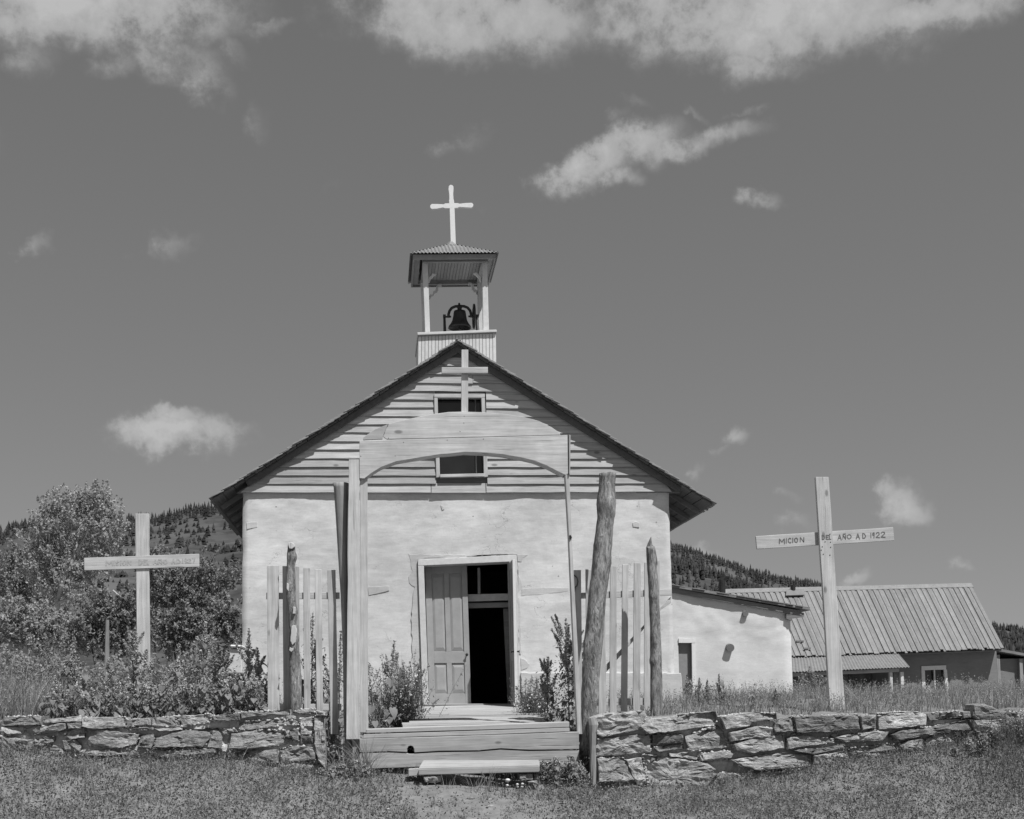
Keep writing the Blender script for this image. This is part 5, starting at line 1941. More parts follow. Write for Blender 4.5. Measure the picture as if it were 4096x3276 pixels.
r0_, r1_ = A('Z3', 2000, 832, HY + .8), A('Z3', 2200, 930, HY + .8)
MB().prism([(q.x + .0, q.z + .55), (q.x + 3.4, q.z - .1), (q.x + 3.4, q.z - .2), (q.x + .0, q.z + .45)], HY + .7, HY + 4.2).build('roof', 'dark_x', sd)
for k in range(3):
    MB().box(q.x + .05 + k * .9, q.x + .17 + k * .9, HY + .82, HY + .92, .6, q.z + .30 - k * .17).build('post', 'wood_z', sd)

# ------------------------------------------------------------------ plants
R = np.random.RandomState(21)


def leafquads(C, S, aspect=.55, droop=0.0, flat=0.0):
    """diamond leaves: centres (n,3), half length (n,)"""
    n = len(C)
    t = R.normal(size=(n, 3))
    t[:, 2] -= droop
    t /= np.linalg.norm(t, axis=1)[:, None]
    a = R.normal(size=(n, 3))
    a[:, 2] *= (1 - flat)
    b = np.cross(t, a)
    b /= np.linalg.norm(b, axis=1)[:, None]
    S = S[:, None]
    V = np.stack([C - t * S, C + b * S * aspect, C + t * S, C - b * S * aspect], 1).reshape(-1, 3)
    Fq = np.arange(4 * n).reshape(n, 4)
    return V, Fq


def bladestrips(B, H, W, lean, curl=.5, nseg=3):
    """grass blades: bases (n,3), heights, widths, lean vectors (n,2)"""
    n = len(B)
    ang = R.uniform(0, math.pi, n)
    side = np.stack([np.cos(ang), np.sin(ang), np.zeros(n)], 1)
    Vs = []
    for j in range(nseg + 1):
        t = j / nseg
        c = B.copy()
        c[:, 0] += lean[:, 0] * H * (t ** 1.7)
        c[:, 1] += lean[:, 1] * H * (t ** 1.7)
        c[:, 2] += H * (t - curl * .35 * t ** 3 * np.hypot(lean[:, 0], lean[:, 1]))
        w = (W * (1 - t * .92))[:, None]
        Vs += [c - side * w, c + side * w]
    V = np.stack(Vs, 1).reshape(-1, 3)
    k = 2 * (nseg + 1)
    base = (np.arange(n) * k)[:, None]
    Fq = np.concatenate([base + np.array([[2 * j, 2 * j + 1, 2 * j + 3, 2 * j + 2]]) for j in range(nseg)], 0)
    return V, Fq, k


def join(parts):
    V, Q, S, o = [], [], [], 0
    for v, q, s in parts:
        V.append(v)
        Q.append(q + o)
        S.append(s)
        o += len(v)
    return np.concatenate(V), np.concatenate(Q), np.concatenate(S)


# low cover on the bank before the walls
n = 150000
X = R.uniform(-9, 13, n)
Y = R.uniform(13.6, 17.05, n)
XC = (LEFT_END + RIGHT_END) / 2
clump = np.array([noise.noise(Vector((x * 1.7, y * 1.7, 0))) + .6 * noise.noise(Vector((x * 5, y * 5, 4))) for x, y in zip(X, Y)])
path = np.exp(-((X - XC - .05) / 1.05) ** 4) * (1 - sstep(16.9, 17.6, Y))
bare = np.exp(-((X - RIGHT_END - .5) / .6) ** 2) * .6
keep = R.uniform(0, 1, n) > np.clip(path * (.93 - .7 * np.clip(clump + .1, 0, 1)) + bare * .8 - .25 * (clump > .25), 0, .985)
keep &= (clump > -.55) | (R.uniform(0, 1, n) < .35)
X, Y, clump = X[keep], Y[keep], clump[keep]
Z = ground_z(X, Y)
hm_ = .045 + .13 * np.clip(clump + .15, 0, 1.2) ** 1.3 + .42 * sstep(7.1, 8.7, X) * (.6 + .5 * clump) + .05 * sstep(16.2, 17.0, Y)
hm_ = np.clip(hm_, .03, .6)
n = len(X)
k1 = n * 6 // 10
C = np.stack([X[:k1] + R.normal(0, .02, k1), Y[:k1] + R.normal(0, .02, k1), Z[:k1] + hm_[:k1] * R.uniform(.05, 1.0, k1)], 1)
V1, Q1 = leafquads(C, R.uniform(.009, .025, k1), .5)
s1 = np.repeat(np.clip(R.normal(.5, .2, k1) + .34 * clump[:k1], 0, 1), 4)
B = np.stack([X[k1:], Y[k1:], Z[k1:] - .01], 1)
nb_ = len(B)
V2, Q2, kk2 = bladestrips(B, hm_[k1:] * R.uniform(.7, 1.5, nb_), R.uniform(.0025, .005, nb_), R.normal(0, .45, (nb_, 2)), .4, 2)
s2 = np.repeat(np.clip(R.normal(.5, .25, nb_) + .15 * clump[k1:], 0, 1), kk2)
V_, Q_, S_ = join([(V1, Q1, s1), (V2, Q2, s2)])
tag(npmesh('low_grass', V_, Q_, 'grass', shade=S_), 'short mixed grass and herbs on the bank before the walls', 'grass', kind='stuff')

# taller dry stalks and seed stems standing out of it
n = 7000
X = R.uniform(-9, 13, n)
Y = R.uniform(14.2, 17.0, n)
ok_ = np.abs(X - XC) > 1.2
ok_ &= np.array([noise.noise(Vector((x * .8, y * .8, 6))) for x, y in zip(X, Y)]) > -.15
X, Y = X[ok_], Y[ok_]
n = len(X)
B = np.stack([X, Y, ground_z(X, Y) - .01], 1)
V2, Q2, kk2 = bladestrips(B, R.uniform(.08, .28, n), R.uniform(.002, .0045, n), R.normal(0, .5, (n, 2)), .5, 3)
tips = V2.reshape(n, kk2, 3)[:, -1]
C = np.repeat(tips, 6, 0) + R.normal(0, 1, (n * 6, 3)) * np.array([.012, .012, .03])
V1, Q1 = leafquads(C, R.uniform(.006, .014, n * 6), .5)
V_, Q_, S_ = join([(V2, Q2, np.repeat(R.uniform(.2, 1, n), kk2)), (V1, Q1, np.repeat(R.uniform(.1, 1, n * 6), 4))])
tag(npmesh('dry_stalks', V_, Q_, 'hay', shade=S_), 'dry seed stalks standing out of the short grass before the walls', 'grass', kind='stuff')

# tall dry grass in the yard, right and far left
def hay(name, label, nn, x0, x1, y0, y1, h0, h1, mat='hay', plumes=.12):
    X = R.uniform(x0, x1, nn)
    Y = y0 + (y1 - y0) * R.uniform(0, 1, nn) ** 1.6
    cl = np.array([noise.noise(Vector((x * .9, y * .7, 8))) for x, y in zip(X, Y)])
    H = R.uniform(h0, h1, nn) * (1 + .6 * cl)
    B = np.stack([X, Y, ground_z(X, Y) - .02], 1)
    ln = R.normal(0, .3, (nn, 2)) + np.array([.12, 0])
    V, Q, k = bladestrips(B, H, R.uniform(.004, .009, nn), ln, .5, 3)
    s = np.repeat(np.clip(R.normal(.5, .25, nn), 0, 1), k)
    pl = R.uniform(0, 1, nn) < plumes
    parts = [(V, Q, s)]
    if pl.any():
        tips = V.reshape(nn, k, 3)[pl][:, -1]
        m = 22
        Cc = np.repeat(tips, m, 0) + R.normal(0, 1, (len(tips) * m, 3)) * np.array([.015, .015, .06])
        v3, q3 = leafquads(Cc, R.uniform(.008, .016, len(Cc)), .5)
        parts.append((v3, q3, np.repeat(R.uniform(.4, 1, len(Cc)), 4)))
    V, Q, s = join(parts)
    return tag(npmesh(name, V, Q, mat, shade=s), label, 'grass', kind='stuff')


hay('yard_grass', 'tall dry grass in the yard behind the right wall', 9000, RIGHT_END + .8, 12.5, 17.38, 26, .08, .3)
hay('yard_grass', 'seeding grass and weeds in front of the farmhouse', 16000, 6.5, 26, 26, 46, .12, .4, 'hay')
hay('yard_grass', 'tall pale grass behind the far left end of the wall', 5200, XL0 - 4, A('O', 125, 1450, 18.5).x, 17.6, 20.5, .45, .95, 'hay', .06)
hay('yard_grass', 'rough grass round the weeds and church at left', 12000, XL0 - 5, LEFT_END + .3, 17.5, 30, .1, .4, 'grass', .02)

# heart-shaped leaf shared by the broad-leaved weeds
def heart(fold, bend):
    out = [(0, 0), (.16, -.10), (.34, -.04), (.42, .16), (.38, .42), (.22, .72), (0, 1.0)]
    vs, fs = [], []
    mid = [(0, v * 1.0) for v in (0, .0, .1, .25, .48, .75, 1.0)]
    for sgn in (1, -1):
        b = len(vs)
        for (x, y), (mx, my) in zip(out, mid):
            zz = -bend * y * y
            vs.append((0, my, -bend * my * my))
            vs.append((x * sgn, y, zz + abs(x) * fold + .03 * math.sin(y * 9 + x * 5)))
        for i in range(len(out) - 1):
            q = (b + 2 * i, b + 2 * i + 1, b + 2 * i + 3, b + 2 * i + 2)
            fs.append(q if sgn > 0 else q[::-1])
    me = bpy.data.meshes.new('leaf')
    me.from_pydata(vs, [], fs)
    a = me.attributes.new('shade', 'FLOAT', 'POINT')
    a.data.foreach_set('value', [.5] * len(vs))
    me.polygons.foreach_set('use_smooth', [True] * len(me.polygons))
    me.materials.append(MAT['weed'])
    me.update()
    return me


HEARTS = [heart(f, b) for f, b in ((.12, .15), (.25, .3), (.05, .45), (.35, .1), (-.15, .3))]


def weed(label, x, y, ztop, nleaf=9, leaf=.17, spire=.5, group=None, ngran=420, name='tall_weed', fine=160, lean=None, side=6, fat=1.0, reach=1.0):
    z0 = gz(x, y) - .03
    h = ztop - z0
    t = thing(name, label, 'weed', (x, y, z0), group)
    lx, ly = lean if lean else (rng.uniform(-.08, .08) * h, rng.uniform(-.06, .06) * h)
    st = lambda s: Vector((x + lx * s * s, y + ly * s * s, z0 + h * s))
    m = MB()
    m.tube([st(s) for s in (0, .25, .5, .75, 1)], [.011, .010, .008, .006, .003], 6)
    br = []
    for k in range(side):
        s = rng.uniform(.25, .8)
        an = rng.uniform(0, 2 * math.pi)
        L = h * rng.uniform(.15, .32) * (1.15 - s * .6) * reach
        a = st(s)
        b = a + Vector((math.cos(an) * L * .55, math.sin(an) * L * .45, L))
        m.tube([a, a.lerp(b, .5) + Vector((math.cos(an), math.sin(an), 0)) * L * .06, b], [.006, .004, .002], 5)
        br.append((a, b))
    m.build('stem', 'stem', t)
    # seed spires: granules along the top of the stem and the side shoots
    segs = [(st(1 - spire), st(1.0), 1.0)] + [(a.lerp(b, .35), b, .6) for a, b in br]
    Cs = []
    for a, b, wgt in segs:
        c = int(ngran * wgt * (.5 if wgt < 1 else 1))
        u = R.uniform(0, 1, c)
        p = np.array(a)[None] * (1 - u[:, None]) + np.array(b)[None] * u[:, None]
        rad = (.045 * (1 - u) + .012) * wgt * fat
        # small bracts in whorled spikelets
        knot = np.round(u * 16) / 16
        p = np.array(a)[None] * (1 - knot[:, None]) + np.array(b)[None] * knot[:, None] + R.normal(0, 1, (c, 3)) * rad[:, None] * .62
        Cs.append(p)
    C = np.concatenate(Cs)
    V, Q = leafquads(C, R.uniform(.008, .017, len(C)), .7)
    tag(npmesh('seed_head', V, Q, 'seed', t, shade=np.repeat(R.uniform(0, 1, len(C)), 4)), kind='stuff')
    if fine:
        u = R.uniform(.05, .75, fine)
        C = np.array([st(q) for q in u]) + R.normal(0, 1, (fine, 3)) * np.array([.11, .09, .05]) * min(1.0, h)
        V, Q = leafquads(C, R.uniform(.015, .04, fine), .35, .5)
        tag(npmesh('small_leaves', V, Q, 'weed', t, shade=np.repeat(R.uniform(0, 1, fine), 4)), kind='stuff')
    for k in range(nleaf):
        s = rng.uniform(.12, .78) if nleaf > 3 else rng.uniform(.05, .3)
        an = rng.uniform(0, 2 * math.pi) if rng.random() < .4 else rng.uniform(-math.pi, 0)
        L = leaf * rng.uniform(.65, 1.2) * (1.15 - .5 * s)
        a = st(s) + Vector((math.cos(an) * .07, math.sin(an) * .07, rng.uniform(-.02, .04)))
        o = bpy.data.objects.new('leaf', rng.choice(HEARTS))
        d = Vector((math.cos(an), math.sin(an), rng.uniform(-2.0, -.1))).normalized()
        up = Vector((rng.uniform(-.3, .3), rng.uniform(-.6, .2), 1))
        q = d.to_track_quat('Y', 'Z')
        o.rotation_mode = 'QUATERNION'
        o.rotation_quaternion = q
        o.scale = (L, L, L)
        o.location = a - Vector(t.location)
        link(o, t)
    return t


def wpos(ox, oy, Y):
    p = A('O', ox, oy, Y)
    return p.x, Y, p.z


G1 = 'weeds behind the left wall'
tallw = [(141, 1342, 18.1, 'seeding weed tallest at the left end, by the pale grass'), (280, 1324, 18.0, 'tall seeding weed just left of the faded cross'),
         (296, 1368, 17.85, 'seeding weed growing right in front of the faded cross'), (368, 1385, 18.0, 'second seeding weed to the right of the faded cross'),
         (426, 1311, 18.2, 'tallest branching weed midway between faded cross and church'), (380, 1357, 18.5, 'branching weed behind the gap right of the faded cross'),
         (472, 1372, 18.0, 'seeding weed before the pale buttress'), (522, 1324, 18.2, 'tall narrow weed against the left corner of the church'),
         (546, 1366, 18.0, 'last weed before the wide gate picket'), (234, 1388, 17.95, 'mid-height weed between the leftmost weed and the faded cross'),
         (176, 1397, 17.85, 'small seeding weed beside the leftmost tall weed'), (319, 1382, 18.15, 'seeding weed just right of the faded cross upright')]
for ox, oy, Y_, lab in tallw:
    x, y, z = wpos(ox, oy, Y_)
    weed(lab, x, y, z, 11, .125, .5, G1, 560, side=9 if oy < 1350 else 5)
lows = [(100, 1462), (122, 1440), (150, 1452), (172, 1436), (200, 1450), (222, 1440), (245, 1428), (262, 1450), (285, 1442), (306, 1428), (326, 1446), (345, 1424), (362, 1448), (384, 1418),
        (402, 1440), (424, 1410), (442, 1436), (462, 1405), (480, 1432), (500, 1408), (520, 1434), (538, 1412), (552, 1440)]
ORD = ['first', 'second', 'third', 'fourth', 'fifth', 'sixth', 'seventh', 'eighth', 'ninth', 'tenth', 'eleventh', 'twelfth', 'thirteenth', 'fourteenth', 'fifteenth', 'sixteenth',
       'seventeenth', 'eighteenth', 'nineteenth', 'twentieth', 'twenty-first', 'twenty-second', 'twenty-third']
for i, (ox, oy) in enumerate(lows):
    Y_ = 17.60 + (i % 3) * .11
    x, y, z = wpos(ox, oy, Y_)
    weed('low broad-leaved weed on the left wall, %s from the left edge' % ORD[i], x, y, z, 13, .125, .3, 'low weeds along the left wall', 170, 'broadleaf_weed', 320, side=4)
for ox, oy, Y_, lab in ((572, 1395, 18.5, 'weed seen left of the shaded gate picket'), (655, 1292, 18.9, 'tall thin weed behind the middle pickets of the left gate'), (690, 1380, 18.6, 'weed behind the lowest picket of the left gate'),
                        (668, 1350, 18.7, 'weed between the two narrow pickets of the left gate'), (712, 1330, 18.5, 'dark weed between left gate and split log'), (632, 1420, 18.4, 'low weed behind the left gate near its log')):
    x, y, z = wpos(ox, oy, Y_)
    weed(lab, x, y, z, 7, .15, .5, 'weeds behind the left gate', 320)
x, y, z = wpos(1194, 1305, 18.6)
weed('tall dark broad-leaved weed beside the thin right arch post', x, y, z, 22, .13, .55, 'weeds beside the steps', 1300, fine=520, side=16, lean=(-.02, 0), reach=1.35)
x, y, z = wpos(1150, 1385, 18.7)
weed('shorter dark weed left of the tall weed by the thin arch post', x, y, z, 14, .11, .5, 'weeds beside the steps', 700, fine=260, side=9, reach=1.2)
x, y, z = wpos(818, 1350, 18.3)
weed('leaning broad-leaved weed beside the left arch post', x, y, z, 12, .15, .4, 'weeds beside the steps', 400, side=6, lean=(.08, 0))
x, y, z = wpos(790, 1395, 18.0)
weed('low big-leaved weed at the foot of the left arch post', x, y, z, 9, .16, .3, 'weeds beside the steps', 200, side=4)
for ox, oy, Y_, lab in ((1234, 1530, 17.75, 'low dark weed in the gap between the steps and the right log'), (1226, 1560, 17.55, 'small weed beside the right end of the step beams'),
                        (700, 1520, 17.8, 'low dark weed in the gap between left wall and arch'), (712, 1560, 17.6, 'small weed at the foot of the left arch post')):
    x, y, z = wpos(ox, oy, Y_)
    weed(lab, x, y, z, 9, .12, .3, 'weeds in the gate gaps', 160, 'broadleaf_weed', 260, side=4)
for ox, oy, Y_, lab in ((1514, 1420, 19.5, 'single upright dock with a seed spike before the white annex'), (1488, 1432, 19.8, 'smaller dock left of the upright dock spike'), (1450, 1420, 20.5, 'bushy weed at the church corner beside the annex door'),
                        (1470, 1428, 20.2, 'second bushy weed near the annex door'), (1630, 1450, 19.5, 'thin weed below the annex drain'), (1585, 1455, 19.2, 'thin low weed before the annex wall')):
    x, y, z = wpos(ox, oy, Y_)
    weed(lab, x, y, z, 4, .1, .55, 'weeds behind the right wall', 240, 'dock_weed', 90, fat=.5, side=3)

ORDS = ['first', 'second', 'third', 'fourth', 'fifth', 'sixth']
for i, (ox, oy) in enumerate(((1145, 1602), (1165, 1596), (1188, 1606), (1208, 1592), (1226, 1612))):
    x, y, z = wpos(ox, oy, 16.95 - .12 * (i % 2))
    weed('low leafy herb right of the wooden step, %s from the step' % ORDS[i], x, y, z, 5, .07, .3, 'herbs at the foot of the steps', 160, 'low_herb', 420, side=5, reach=1.5)
for i, (ox, oy) in enumerate(((770, 1612), (745, 1602), (722, 1606), (700, 1618), (676, 1622))):
    x, y, z = wpos(ox, oy, 16.9 - .12 * (i % 2))
    weed('low leafy herb left of the step beams, %s from the big grass tuft' % ORDS[i], x, y, z, 4, .06, .3, 'herbs at the foot of the steps', 160, 'low_herb', 380, side=5, reach=1.5)
for i, (ox, oy) in enumerate(((2125, 1520), (2095, 1530), (2066, 1545), (2040, 1560), (2010, 1575), (2148, 1515))):
    x, y, z = wpos(ox, oy, 16.75 - .1 * (i % 3))
    weed('rough twiggy weed at the right end of the wall, %s' % ['second from right', 'third from right', 'fourth from right', 'fifth from right', 'leftmost of six', 'rightmost of six'][i], x, y, z, 0, .06, .4, 'weeds at the right end of the wall', 320, 'rough_weed', 520, side=9, reach=1.4)

# flowering bushes either side of the deck
def aster(label, blobs, Y0, nlv, nst, nfl, base_o):
    bx, by, bz_ = wpos(*base_o, Y0)
    zb = gz(bx, Y0)
    t = thing('flowering_bush', label, 'bush', (bx, Y0, zb), 'small white flowered bushes by the steps')
    Cs, stems_ = [], MB()
    area = sum(b[2] * b[3] for b in blobs)
    for (ox, oy, rx, ry) in blobs:
        c = A('O', ox, oy, Y0)
        k = Y0 / F * 1.89981
        ns = max(8, int(nst * rx * ry / area))
        for _ in range(ns):
            tip = Vector((c.x + R.normal(0, .5) * rx * k, Y0 + R.normal(0, .22), c.z + ry * k * R.uniform(-.5, 1.25)))
            ft = Vector((lerp(tip.x, bx, .45) + R.normal(0, .05), lerp(tip.y, Y0, .4), gz(tip.x, tip.y) - .02))
            if tip.z < ft.z + .12:
                tip.z = ft.z + R.uniform(.12, .3)
            md = ft.lerp(tip, .55) + Vector((R.normal(0, .025), R.normal(0, .025), .03))
            stems_.tube([ft, md, tip], [.004, .003, .0015], 4, cap=False)
            m = max(6, int(nlv / nst * R.uniform(.6, 1.4)))
            u = R.uniform(.15, 1, m) ** .8
            p_ = np.array([(ft.lerp(md, q / .55) if q < .55 else md.lerp(tip, (q - .55) / .45)) for q in u])
            Cs.append(p_ + R.normal(0, 1, (m, 3)) * (.045 * (1.25 - u))[:, None])
    C = np.concatenate(Cs)
    C[:, 2] = np.maximum(C[:, 2], zb + .01)
    V, Q = leafquads(C, R.uniform(.010, .026, len(C)), .32, .0)
    tag(npmesh('foliage', V, Q, 'grass', t, shade=np.repeat(np.clip(R.normal(.5, .22, len(C)), 0, 1), 4)), kind='stuff')
    tag(stems_.build('stems', 'stem', t), kind='stuff')
    fl_ = MB()
    for p in C[R.choice(len(C), nfl)]:
        if p[1] > Y0 + .1:
            p = np.array([p[0], Y0 - abs(p[1] - Y0), p[2]])
        r = rng.uniform(.010, .018)
        vs = [(p[0], p[1] - .006, p[2])] + [(p[0] + r * math.cos(a), p[1], p[2] + r * math.sin(a)) for a in np.linspace(0, 2 * math.pi, 9)[:-1]]
        fl_.add(vs, [(0, 1 + i, 1 + (i + 1) % 8) for i in range(8)])
    tag(fl_.build('blossoms', 'petal', t), kind='stuff')
    return t


aster('mound of small white flowers left of the plank walk', [(830, 1460, 75, 55), (800, 1490, 60, 40), (870, 1480, 50, 40), (850, 1420, 45, 45)], 19.4, 8500, 170, 130, (835, 1500))
aster('smaller flowering mound right of the plank walk near the door', [(1110, 1465, 45, 32), (1150, 1480, 50, 32), (1125, 1450, 25, 25)], 20.0, 4600, 95, 60, (1130, 1490))
for ox, oy, Y_, lab in ((855, 1390, 19.9, 'thin grassy weed before the left door'), (880, 1400, 20.0, 'seeding weed at the left door jamb'), (840, 1370, 20.1, 'tall thin weed before the church wall left of the door')):
    x, y, z = wpos(ox, oy, Y_)
    weed(lab, x, y, z, 2, .1, .6, 'weeds beside the steps', 360, 'thin_weed', 60)


def clump_(label, crop, bx, by, Y0, nb, h, spread, wid=.006, mat='hay', curl=.9, group='grass tufts by the steps'):
    p = A(crop, bx, by, Y0)
    z0 = gz(p.x, Y0) - .02
    B = np.stack([p.x + R.normal(0, .05, nb), Y0 + R.normal(0, .05, nb), np.full(nb, z0)], 1)
    ln = R.normal(0, spread, (nb, 2))
    V, Q, k = bladestrips(B, R.uniform(.5, 1.0, nb) * h, R.uniform(.6, 1.1, nb) * wid, ln, curl, 6)
    t = thing('grass_tuft', label, 'grass tuft', (p.x, Y0, z0), group)
    npmesh('blades', V, Q, mat, t, shade=np.repeat(R.uniform(.3, 1, nb), k))
    return t


clump_('big arching grass tuft at the left end of the step beams', 'Y4', 315, 640, 17.08, 110, .75, .65, .006)
clump_('grass tuft growing in front of the wooden step at left', 'Y4', 1180, 760, 16.4, 26, .32, .6, .005)
clump_('thin grass tuft before the middle of the wooden step', 'Y4', 1270, 740, 16.42, 16, .5, .35, .004)
clump_('thin grass tuft under the left half of the wooden step', 'Y4', 960, 780, 16.42, 14, .3, .5, .004)
clump_('grass blades in the gap between left wall and arch post', 'Z2', 190, 1420, 17.2, 30, .5, .7, .005)
clump_('tall grass stems before the church wall left of the door', 'Z2', 540, 1200, 20.2, 18, 1.3, .14, .006, 'weed', .4)
clump_('tall grass blades beside the left arch post', 'Z2', 380, 1200, 18.9, 14, 1.2, .18, .006, 'weed', .4)
clump_('little tuft on the plank walk', 'Z2', 780, 1215, 18.5, 30, .14, .5, .004, 'grass')
clump_('tall plumed grass just right of the lettered cross', 'Z3', 1360, 1130, 18.9, 34, .62, .42, .006)
clump_('tall plumed grass just left of the lettered cross', 'Z3', 1180, 1130, 19.2, 30, .6, .38, .006)
clump_('grass tuft at the foot of the right wall', 'Z3', 1330, 1370, 16.88, 28, .28, .35, .004)

# round pale flowers under the step
m = MB()
ft = A('Y4', 1480, 770, 16.45)
fl = thing('pale_flowers', 'few round pale flowers under the right half of the wooden step', 'flower', (ft.x, 16.45, gz(ft.x, 16.45)))
for x, y, r in ((1432, 728, 22), (1508, 760, 13), (1548, 756, 13), (1428, 768, 14), (1545, 780, 12), (1512, 778, 8)):
    p = A('Y4', x, y, 16.45)
    rr = r * .51 * 16.45 / F
    MB().tube([(p.x, 16.45, gz(ft.x, 16.45) - .01), (p.x, 16.452, p.z)], .003, 4).build('stem', 'stem', fl)
    b = MB()
    vs = [(p.x, 16.435, p.z + rr * .2)] + [(p.x + rr * math.cos(a), 16.45, p.z + rr * .7 * math.sin(a)) for a in np.linspace(0, 2 * math.pi, 11)[:-1]] + [(p.x, 16.462, p.z)]
    b.add(vs, [(0, 1 + i, 1 + (i + 1) % 10) for i in range(10)] + [(11, 1 + (i + 1) % 10, 1 + i) for i in range(10)])
    b.build('flower', 'petal', fl, True)

# small stones and clods on the bare path
for i in range(14):
    x = rng.uniform(LEFT_END - .2, RIGHT_END + .5)
    y = rng.uniform(15.2, 16.4)
    r = rng.uniform(.015, .045)
    z = gz(x, y)
    vs = []
    me = MB()
    for lat in range(1, 4):
        for k in range(7):
            a = 2 * math.pi * k / 7
            q = r * rng.uniform(.75, 1.2)
            vs.append((x + q * math.sin(lat * math.pi / 4) * math.cos(a) * 1.3, y + q * math.sin(lat * math.pi / 4) * math.sin(a), z + q * .6 * math.cos(lat * math.pi / 4)))
    fs = [(l * 7 + k, l * 7 + (k + 1) % 7, l * 7 + 7 + (k + 1) % 7, l * 7 + 7 + k) for l in range(2) for k in range(7)]
    fs += [tuple(range(7)), tuple(range(14, 21))]
    me.add(vs, fs)
    tag(me.build('pebble', 'stone', None, True), 'small pebble lying on the bare path before the step', 'pebble', 'pebbles on the path')

# ------------------------------------------------------------------ trees behind, at the left
def tree(name, label, Y0, blobs, limbs, nclump, per, size, mat, crop='Y8', depth=1.0, cat='tree', base=None, spread=.22, rise=.55):
    bx = A(crop, base[0], base[1], Y0).x
    zb = gz(bx, Y0) - .1
    t = thing(name, label, cat, (bx, Y0, zb))
    s_ = CROPS[crop][2] * Y0 / F
    m = MB()
    for pts, r0, r1, in limbs:
        ps = [A(crop, x, y, Y0 - .35 * (j_ > 2)) + Vector((0, rng.uniform(-.2, .2), 0)) for j_, (x, y) in enumerate(pts)]
        if pts[0] == base:
            ps[0] = Vector((bx, Y0, zb))
        fine_ = []
        for a, b in zip(ps[:-1], ps[1:]):
            for u in (0, .33, .66):
                fine_.append(a.lerp(b, u) + (Vector((rng.uniform(-.03, .03), rng.uniform(-.03, .03), 0)) if u else Vector((0, 0, 0))))
        fine_.append(ps[-1])
        m.tube(fine_, list(np.linspace(r0, r1, len(fine_))), 8)
    m.build('trunk', 'pale_bark' if mat == 'tree' else 'bark2', t, True)
    Cs, Sh, twigs = [], [], []
    tot = sum(b[2] * b[3] for b in blobs)
    for (cx, cy, rx, ry) in blobs:
        c = np.array(A(crop, cx, cy, Y0))
        m_ = max(3, int(nclump * rx * ry / tot))
        d = R.normal(size=(m_, 3))
        d /= np.linalg.norm(d, axis=1)[:, None]
        d *= R.uniform(.25, 1.05, m_)[:, None] ** .6
        cl = c[None] + d * np.array([rx * s_, (rx + ry) / 2 * s_ * depth, ry * s_])
        for q, dd in zip(cl, d):
            kq = int(per * R.uniform(.5, 1.4))
            out = dd * np.array([.7, .7, .45]) + np.array([0, 0, rise]) + R.normal(0, .35, 3)
            out /= np.linalg.norm(out)
            L_ = R.uniform(.35, 1.0) * spread * 3.2
            u_ = R.uniform(0, 1, kq)
            Cs.append(q[None] + out[None] * (u_ * L_)[:, None] + R.normal(size=(kq, 3)) * (spread * .42 * (1.15 - u_))[:, None])
            Sh.append(np.clip(R.normal(R.uniform(.3, .7), .12, kq), 0, 1))
            twigs.append((q - out * L_ * .5, q + out * L_ * .9))
    C = np.concatenate(Cs)
    C[:, 2] = np.maximum(C[:, 2], zb + .15)
    V, Q = leafquads(C, R.uniform(.6, 1.1, len(C)) * size, .62, .3)
    npmesh('crown', V, Q, mat, t, shade=np.repeat(np.concatenate(Sh), 4))
    tw = MB()
    for a_, b_ in twigs:
        tw.tube([a_, b_], [.009, .003], 4, cap=False)
    tag(tw.build('twigs', 'pale_bark' if mat == 'tree' else 'bark2', t), kind='stuff')
    return t


tree('cottonwood', 'tall pale-limbed cottonwood left of the faded cross', 48,
     [(265, 240, 70, 110), (250, 400, 110, 130), (480, 190, 110, 80), (430, 290, 150, 110), (600, 260, 90, 110), (640, 380, 110, 110), (480, 430, 150, 90), (720, 330, 60, 80), (330, 560, 130, 80), (220, 560, 70, 110), (560, 520, 110, 60), (230, 760, 90, 110), (140, 480, 70, 120), (180, 640, 120, 120), (430, 680, 160, 90), (560, 640, 130, 80), (690, 520, 70, 80), (380, 800, 120, 70), (610, 200, 60, 70), (540, 140, 40, 60), (270, 150, 30, 60)],
     [((( 300, 1180), (305, 1000), (310, 850), (350, 740), (410, 590), (440, 480), (470, 300)), .13, .025), (((345, 760), (380, 690), (440, 600), (480, 480), (560, 330)), .07, .02), (((410, 590), (380, 500), (360, 440), (300, 300)), .05, .012),
      (((315, 880), (440, 840), (560, 805), (620, 800)), .05, .02), (((310, 850), (290, 700), (250, 560), (262, 400)), .06, .02), (((370, 850), (372, 780), (420, 650), (470, 520)), .05, .02), (((690, 795), (740, 835), (800, 880), (850, 905)), .035, .03)],
     560, 38, .06, 'tree', base=(300, 1180), rise=1.0)
tree('orchard_tree', 'round leafy tree right of the faded cross, before the hill', 42,
     [(1080, 690, 120, 110), (1250, 700, 150, 90), (1350, 640, 80, 70), (1430, 710, 80, 60), (1100, 800, 120, 130), (1280, 850, 150, 130), (1000, 700, 60, 140), (1420, 820, 80, 60), (985, 520, 30, 70), (1500, 700, 50, 50), (1180, 640, 70, 50), (950, 860, 70, 120), (1180, 960, 160, 90), (1400, 930, 100, 70)],
     [(((1090, 1250), (1085, 1080), (1110, 900), (1120, 760), (1200, 620)), .12, .02), (((1085, 1080), (1000, 950), (980, 800), (1000, 560)), .07, .015), (((1110, 900), (1250, 800), (1380, 640)), .06, .012)],
     400, 40, .055, 'bush', base=(1090, 1250), rise=.3)
